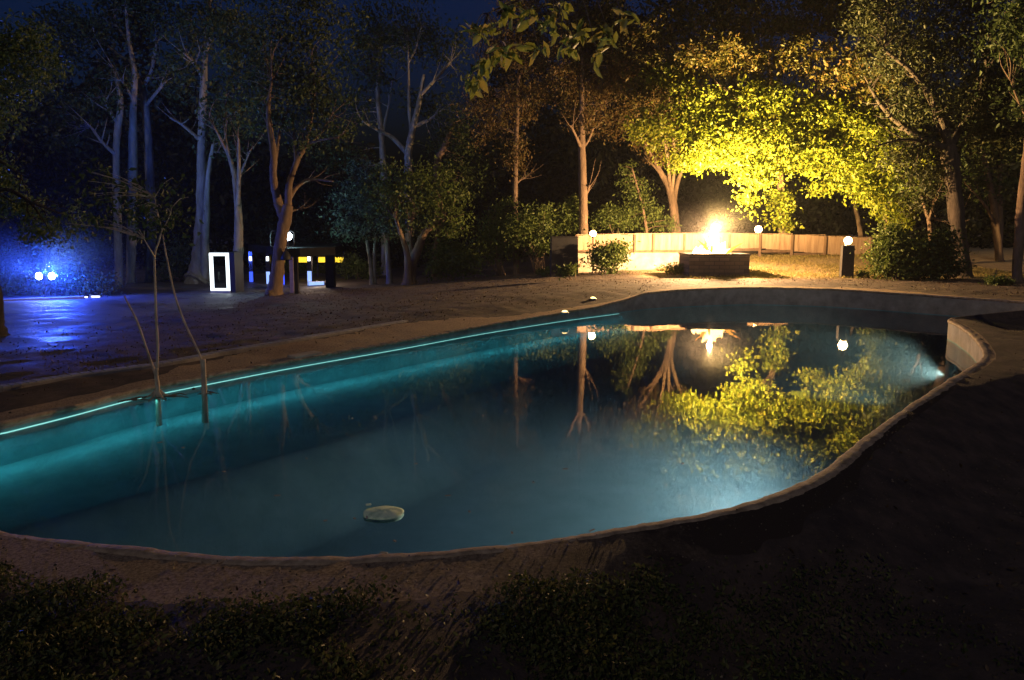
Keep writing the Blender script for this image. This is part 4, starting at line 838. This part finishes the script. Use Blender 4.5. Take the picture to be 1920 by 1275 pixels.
mb = MB(); mb.lathe((c_[0], c_[1], zf), [(.15, -.02), (.15, .05), (.12, .07)]); mb.build('housing', M['steel'], t, True); mb = MB(); mb.lathe((c_[0], c_[1], zf+.07), [(.11, 0), (.08, .03), (.03, .04)]); mb.build('lens', M['retain'], t, True)
spot('underwater_light', (c_[0], c_[1], zf+.18), (c_[0]-1.2, c_[1]-.1, zf+1.8), 300, (.95, .94, .92), 150, 1, .1)

# ------------------------------------------------------------------ shrubs
GS = 'shrubs along the fence and clearing edge'
shrub('shrub', 'round leafy shrub in front of the retaining wall below the left globe lamp', 1140, 514, [(1145, 475, 32, 22), (1128, 482, 25, 22), (1160, 468, 24, 20), (1142, 498, 30, 12)], LS, 130, 26, .13, .2, stems=14)
shrub('shrub', 'tall arching shrub left of the black cabinet', 1010, 514, [(1000, 420, 32, 35), (1015, 455, 28, 25), (975, 430, 28, 35), (1020, 400, 14, 14)], LS, 130, 28, .13, .24, stems=14)
shrub('shrub', 'tall dark shrub with pale stems under the rusty pine', 940, 516, [(935, 420, 32, 40), (950, 460, 38, 30), (915, 455, 28, 40), (945, 380, 16, 20)], LS, 140, 28, .13, .25, stems=14)
shrub('shrub', 'upright leafy shrub behind the black cabinet', 1065, 512, [(1070, 400, 22, 22), (1065, 425, 28, 15), (1075, 380, 8, 12)], LS, 60, 28, .14, .22, D=33.6)
shrub('shrub', 'feathery bush above the fence beside the left globe lamp', 1150, 500, [(1150, 405, 30, 18), (1165, 420, 32, 14), (1130, 415, 22, 18), (1145, 390, 10, 10)], LS, 80, 28, .12, .2, D=34.5)
shrub('shrub', 'small bright green clump at the foot of the black cabinet', 1068, 517, [(1068, 504, 11, 11), (1056, 510, 9, 7)], LS, 24, 24, .1, .1, stems=4, D=27.3)
shrub('shrub', 'low dark green clump left of the black cabinet foot', 1022, 518, [(1022, 511, 18, 6), (1035, 509, 8, 7)], LS, 24, 24, .1, .12, stems=4)
shrub('shrub', 'low clump left of the stone planter', 1262, 515, [(1262, 505, 28, 6), (1275, 501, 12, 7)], LS, 34, 24, .09, .12, stems=4, D=28.8)
shrub('shrub', 'big green bush right of the pillar lamp', 1685, 524, [(1680, 470, 40, 36), (1655, 490, 24, 26), (1710, 490, 38, 30), (1675, 440, 22, 20), (1690, 508, 45, 14)], LS, 220, 28, .13, .24, stems=14)
shrub('shrub', 'dark bush at the foot of the large right tree', 1755, 525, [(1750, 480, 36, 34), (1775, 500, 28, 20), (1740, 505, 40, 14), (1765, 455, 26, 20)], LD, 170, 28, .13, .24, stems=10)
shrub('shrub', 'tiny dark tuft beside the pillar lamp', 1615, 521, [(1617, 515, 12, 4)], LS, 14, 20, .09, .08, stems=3)
shrub('shrub', 'low fern-like plant near the right edge trunk', 1880, 534, [(1880, 528, 16, 4), (1862, 526, 8, 5)], LS, 20, 20, .11, .1, stems=3)
shrub('shrub', 'dark bushes between the pavilion and the broad low tree', 672, 522, [(665, 500, 30, 18), (690, 508, 22, 12)], LS, 90, 26, .13, .25, D=39)
shrub('shrub', 'dark bush right of the broad low tree', 845, 521, [(840, 480, 34, 34), (870, 490, 30, 28), (825, 505, 30, 14)], LS, 130, 28, .13, .26, D=33)
shrub('shrub', 'dense dark hedge bush behind the pavilion', 565, 524, [(560, 503, 40, 14), (600, 505, 35, 13), (520, 505, 30, 14)], LS, 130, 26, .13, .3, D=46)
shrub('shrub', 'wide dark bush added just behind the floodlights to catch their deep blue glow', 84, 553, [(60, 510, 50, 42), (120, 515, 50, 38), (20, 505, 40, 45), (175, 530, 40, 24), (-40, 500, 40, 50), (85, 480, 40, 28)], LD, 420, 30, .13, .26, D=29.8)  # bush put here so its leaves show a halo behind the lamps
shrub('shrub', 'bluish dark bush beside the twin-stemmed pale tree', 335, 530, [(335, 480, 20, 35), (345, 500, 25, 20), (310, 510, 25, 14)], LT, 90, 26, .13, .25, D=38)
# small pale dry plant at the right
g = GP(1866, 522); dp = thing('dry_plant', g, 'small pale dried plant with two upright leaves, right of the large tree', 'plant')
mb = MB(); s = g[1]/F
for (x0, x1, hh_, w_) in ((0, 1.5, 18, 1.6), (-1, -5, 12, 1), (-2, -9, 9, 1.0)):
    mb.tube([g, g+np.array([x0*s, 0, hh_*.4*s]), g+np.array([x1*s, 0, hh_*s])], [.02, w_*s, .004], 6, 4)
mb.build('leaf', M['retain'], dp, True)

# ------------------------------------------------------------------ grass on the bank, ground cover, litter, distant wood
def scatter(name, n, xr, yr, mask, size, m, zr, droop=-.8, wid=.15, cl=None):
    x = rng.uniform(*xr, n); y = rng.uniform(*yr, n); k = mask(x, y) > rng.random(n); x, y = x[k], y[k]
    th = np.arctan2(y-PC[1], x-PC[0]); r_ = np.hypot(x-PC[0], y-PC[1]); k = r_ > edge(th)[0]+.12; x, y = x[k], y[k]
    z = h(x, y)+zr(x, y); o = leaves_mesh(name, np.column_stack([x, y, z]), size, m, None, droop, wid); return tag(o, None, None, None, 'stuff')
tag(scatter('bank_grass', 60000, (7, 22), (26.5, 38), lambda x, y: .25+.75*sstep(-.6, .5, vnoise(x, y, .9, 3))*sstep(25.5, 28, y), .085, M['grass'], lambda x, y: rng.random(len(x))*.02), 'yellowed grass on the bank between the planter and the fence', 'grass')
def dw(x, y):
    th = np.arctan2(y-PC[1], x-PC[0]); return np.hypot(x-PC[0], y-PC[1])-edge(th)[0]
tag(scatter('ground_cover', 170000, (-4.5, 3.2), (1.2, 4.9), lambda x, y: sstep(.5, .8, dw(x, y)+.12*vnoise(x, y, 5, 2))*(.18+.82*sstep(-.35, .45, vnoise(x, y, 3.1, 5)+.4*vnoise(x, y, 9, 8)))*(1-.85*sstep(.6, 2.6, x+.3*vnoise(x, y, 3, 1))), .028, M['cover'],
            lambda x, y: .008+.065*rng.random(len(x))*np.clip(.5+vnoise(x, y, 3.1, 5)+.5*vnoise(x, y, 9, 8), .1, 1.6), .1, .5), 'dark low leafy ground cover in the foreground', 'ground cover')
tag(scatter('leaf_litter', 90000, (-16, 20), (1, 32), lambda x, y: (.10*sstep(.1, .3, dw(x, y))+.65*sstep(.9, 1.8, dw(x, y)))*sstep(-15, -6, x)*(.3+.7*sstep(-.5, .6, vnoise(x, y, 1.3, 7))), .04, M['leaf_litter'], lambda x, y: .012+0*x, .0, .55), 'brown fallen leaves scattered over the bare soil', 'leaf litter')
n = 30000; x = rng.uniform(-5.5, 7, n); y = rng.uniform(1.6, 9, n); d_ = dw(x, y); k = (d_ > .04) & (rng.random(n) < np.where((d_ < .75) | (x > 1), .8, .25)) & (x*.4+y < 10); x, y = x[k], y[k]; n = len(x)
r_ = .0035+.010*rng.random(n)**4; V = np.array([(1, 0, 0), (0, 1, 0), (-1, 0, 0), (0, -1, 0), (0, 0, .8), (0, 0, -.8)])[None]*r_[:, None, None]*rng.uniform(.6, 1.3, (n, 6, 1)); a = rng.random(n)*6.3
V = np.stack([V[:, :, 0]*np.cos(a)[:, None]-V[:, :, 1]*np.sin(a)[:, None]*.7, V[:, :, 0]*np.sin(a)[:, None]+V[:, :, 1]*np.cos(a)[:, None]*.7, V[:, :, 2]], 2)+np.column_stack([x, y, h(x, y)+r_*.5])[:, None]
mb = MB(); mb.v = V.reshape(-1, 3).tolist(); mb.f = [(6*q+a_, 6*q+b_, 6*q+c_) for q in range(n) for a_, b_, c_ in ((0, 1, 4), (1, 2, 4), (2, 3, 4), (3, 0, 4), (1, 0, 5), (2, 1, 5), (3, 2, 5), (0, 3, 5))]
tag(mb.build('gravel', leafmat('mixed grit', (.03, .022, .015), (.09, .065, .042), (.20, .15, .10), .0)), 'loose grit and pebbles on the sandy pool rim', 'gravel', None, 'stuff')
mb_pts = []
for k in range(2600):
    a = rng.uniform(-1.0, 1.0); D = rng.uniform(50, 64); x = a*D*.95; zz = h(x, D)
    top = 16+6*math.sin(a*9)+4*math.sin(a*23+1); 
    if -.55 < a < -.05: top *= .62
    z = zz+top*rng.random()**1.2; mb_pts.append((x, D, z))
mb_pts = np.array(mb_pts); pts = np.repeat(mb_pts, 26, axis=0)+rng.normal(size=(len(mb_pts)*26, 3))*.75
tag(leaves_mesh('distant_wood', pts, .55, leafmat('far leaves', (.006, .009, .004), (.010, .014, .006), (.015, .018, .008), .2), None, .3), 'dark mass of woodland behind the clearing', 'woodland', None, 'stuff')

def puff(name, label, c, r, dens, col, aniso=0.0):
    m, nt, b = mat(name+' volume'); nt.nodes.remove(b); tc = N(nt, 'ShaderNodeTexCoord'); ln = N(nt, 'ShaderNodeVectorMath', operation='LENGTH'); nt.links.new(tc.outputs['Object'], ln.inputs[0])
    mr = N(nt, 'ShaderNodeMapRange'); mr.interpolation_type = 'SMOOTHSTEP'; mr.inputs['From Min'].default_value = 1.0; mr.inputs['From Max'].default_value = .1; mr.inputs['To Min'].default_value = 0; mr.inputs['To Max'].default_value = dens
    nt.links.new(ln.outputs['Value'], mr.inputs[0]); v = N(nt, 'ShaderNodeVolumePrincipled'); v.inputs['Color'].default_value = (*col, 1); v.inputs['Anisotropy'].default_value = aniso
    nt.links.new(mr.outputs[0], v.inputs['Density']); nt.links.new(v.outputs[0], nt.nodes['Material Output'].inputs['Volume'])
    mb = MB(); mb.lathe((0, 0, 0), sphere_prof(1.0, 14), 24); o = mb.build(name, m, None, True); o.location = tuple(map(float, c)); o.scale = r; return tag(o, label, name, None, 'stuff')
puff('fire_halo', 'thin volume added round the fire in the planter to carry its orange glow', FL+np.array([0, 0, -.1]), (2.8, 2.2, 1.8), .0048, (.9, .85, .8))  # volume added to stand in for the orange glare of the fire
fcen = P(86, 516, GP(84, 561)[1]); puff('flood_halo', 'added volume carrying the deep blue glow around the twin floodlights', fcen+np.array([0, -.2, .25]), (5.0, 2.6, 2.4), .014, (.9, .92, .95))  # volume added to give the floodlights a soft blue glare
# ------------------------------------------------------------------ night haze round the whole place
mb = MB(); mb.box((0, 30, 24), (300, 300, 56)); hz = mb.build('haze', M['haze'], None, loc=(0, 30, 24)); tag(hz, None, None, None, 'stuff')
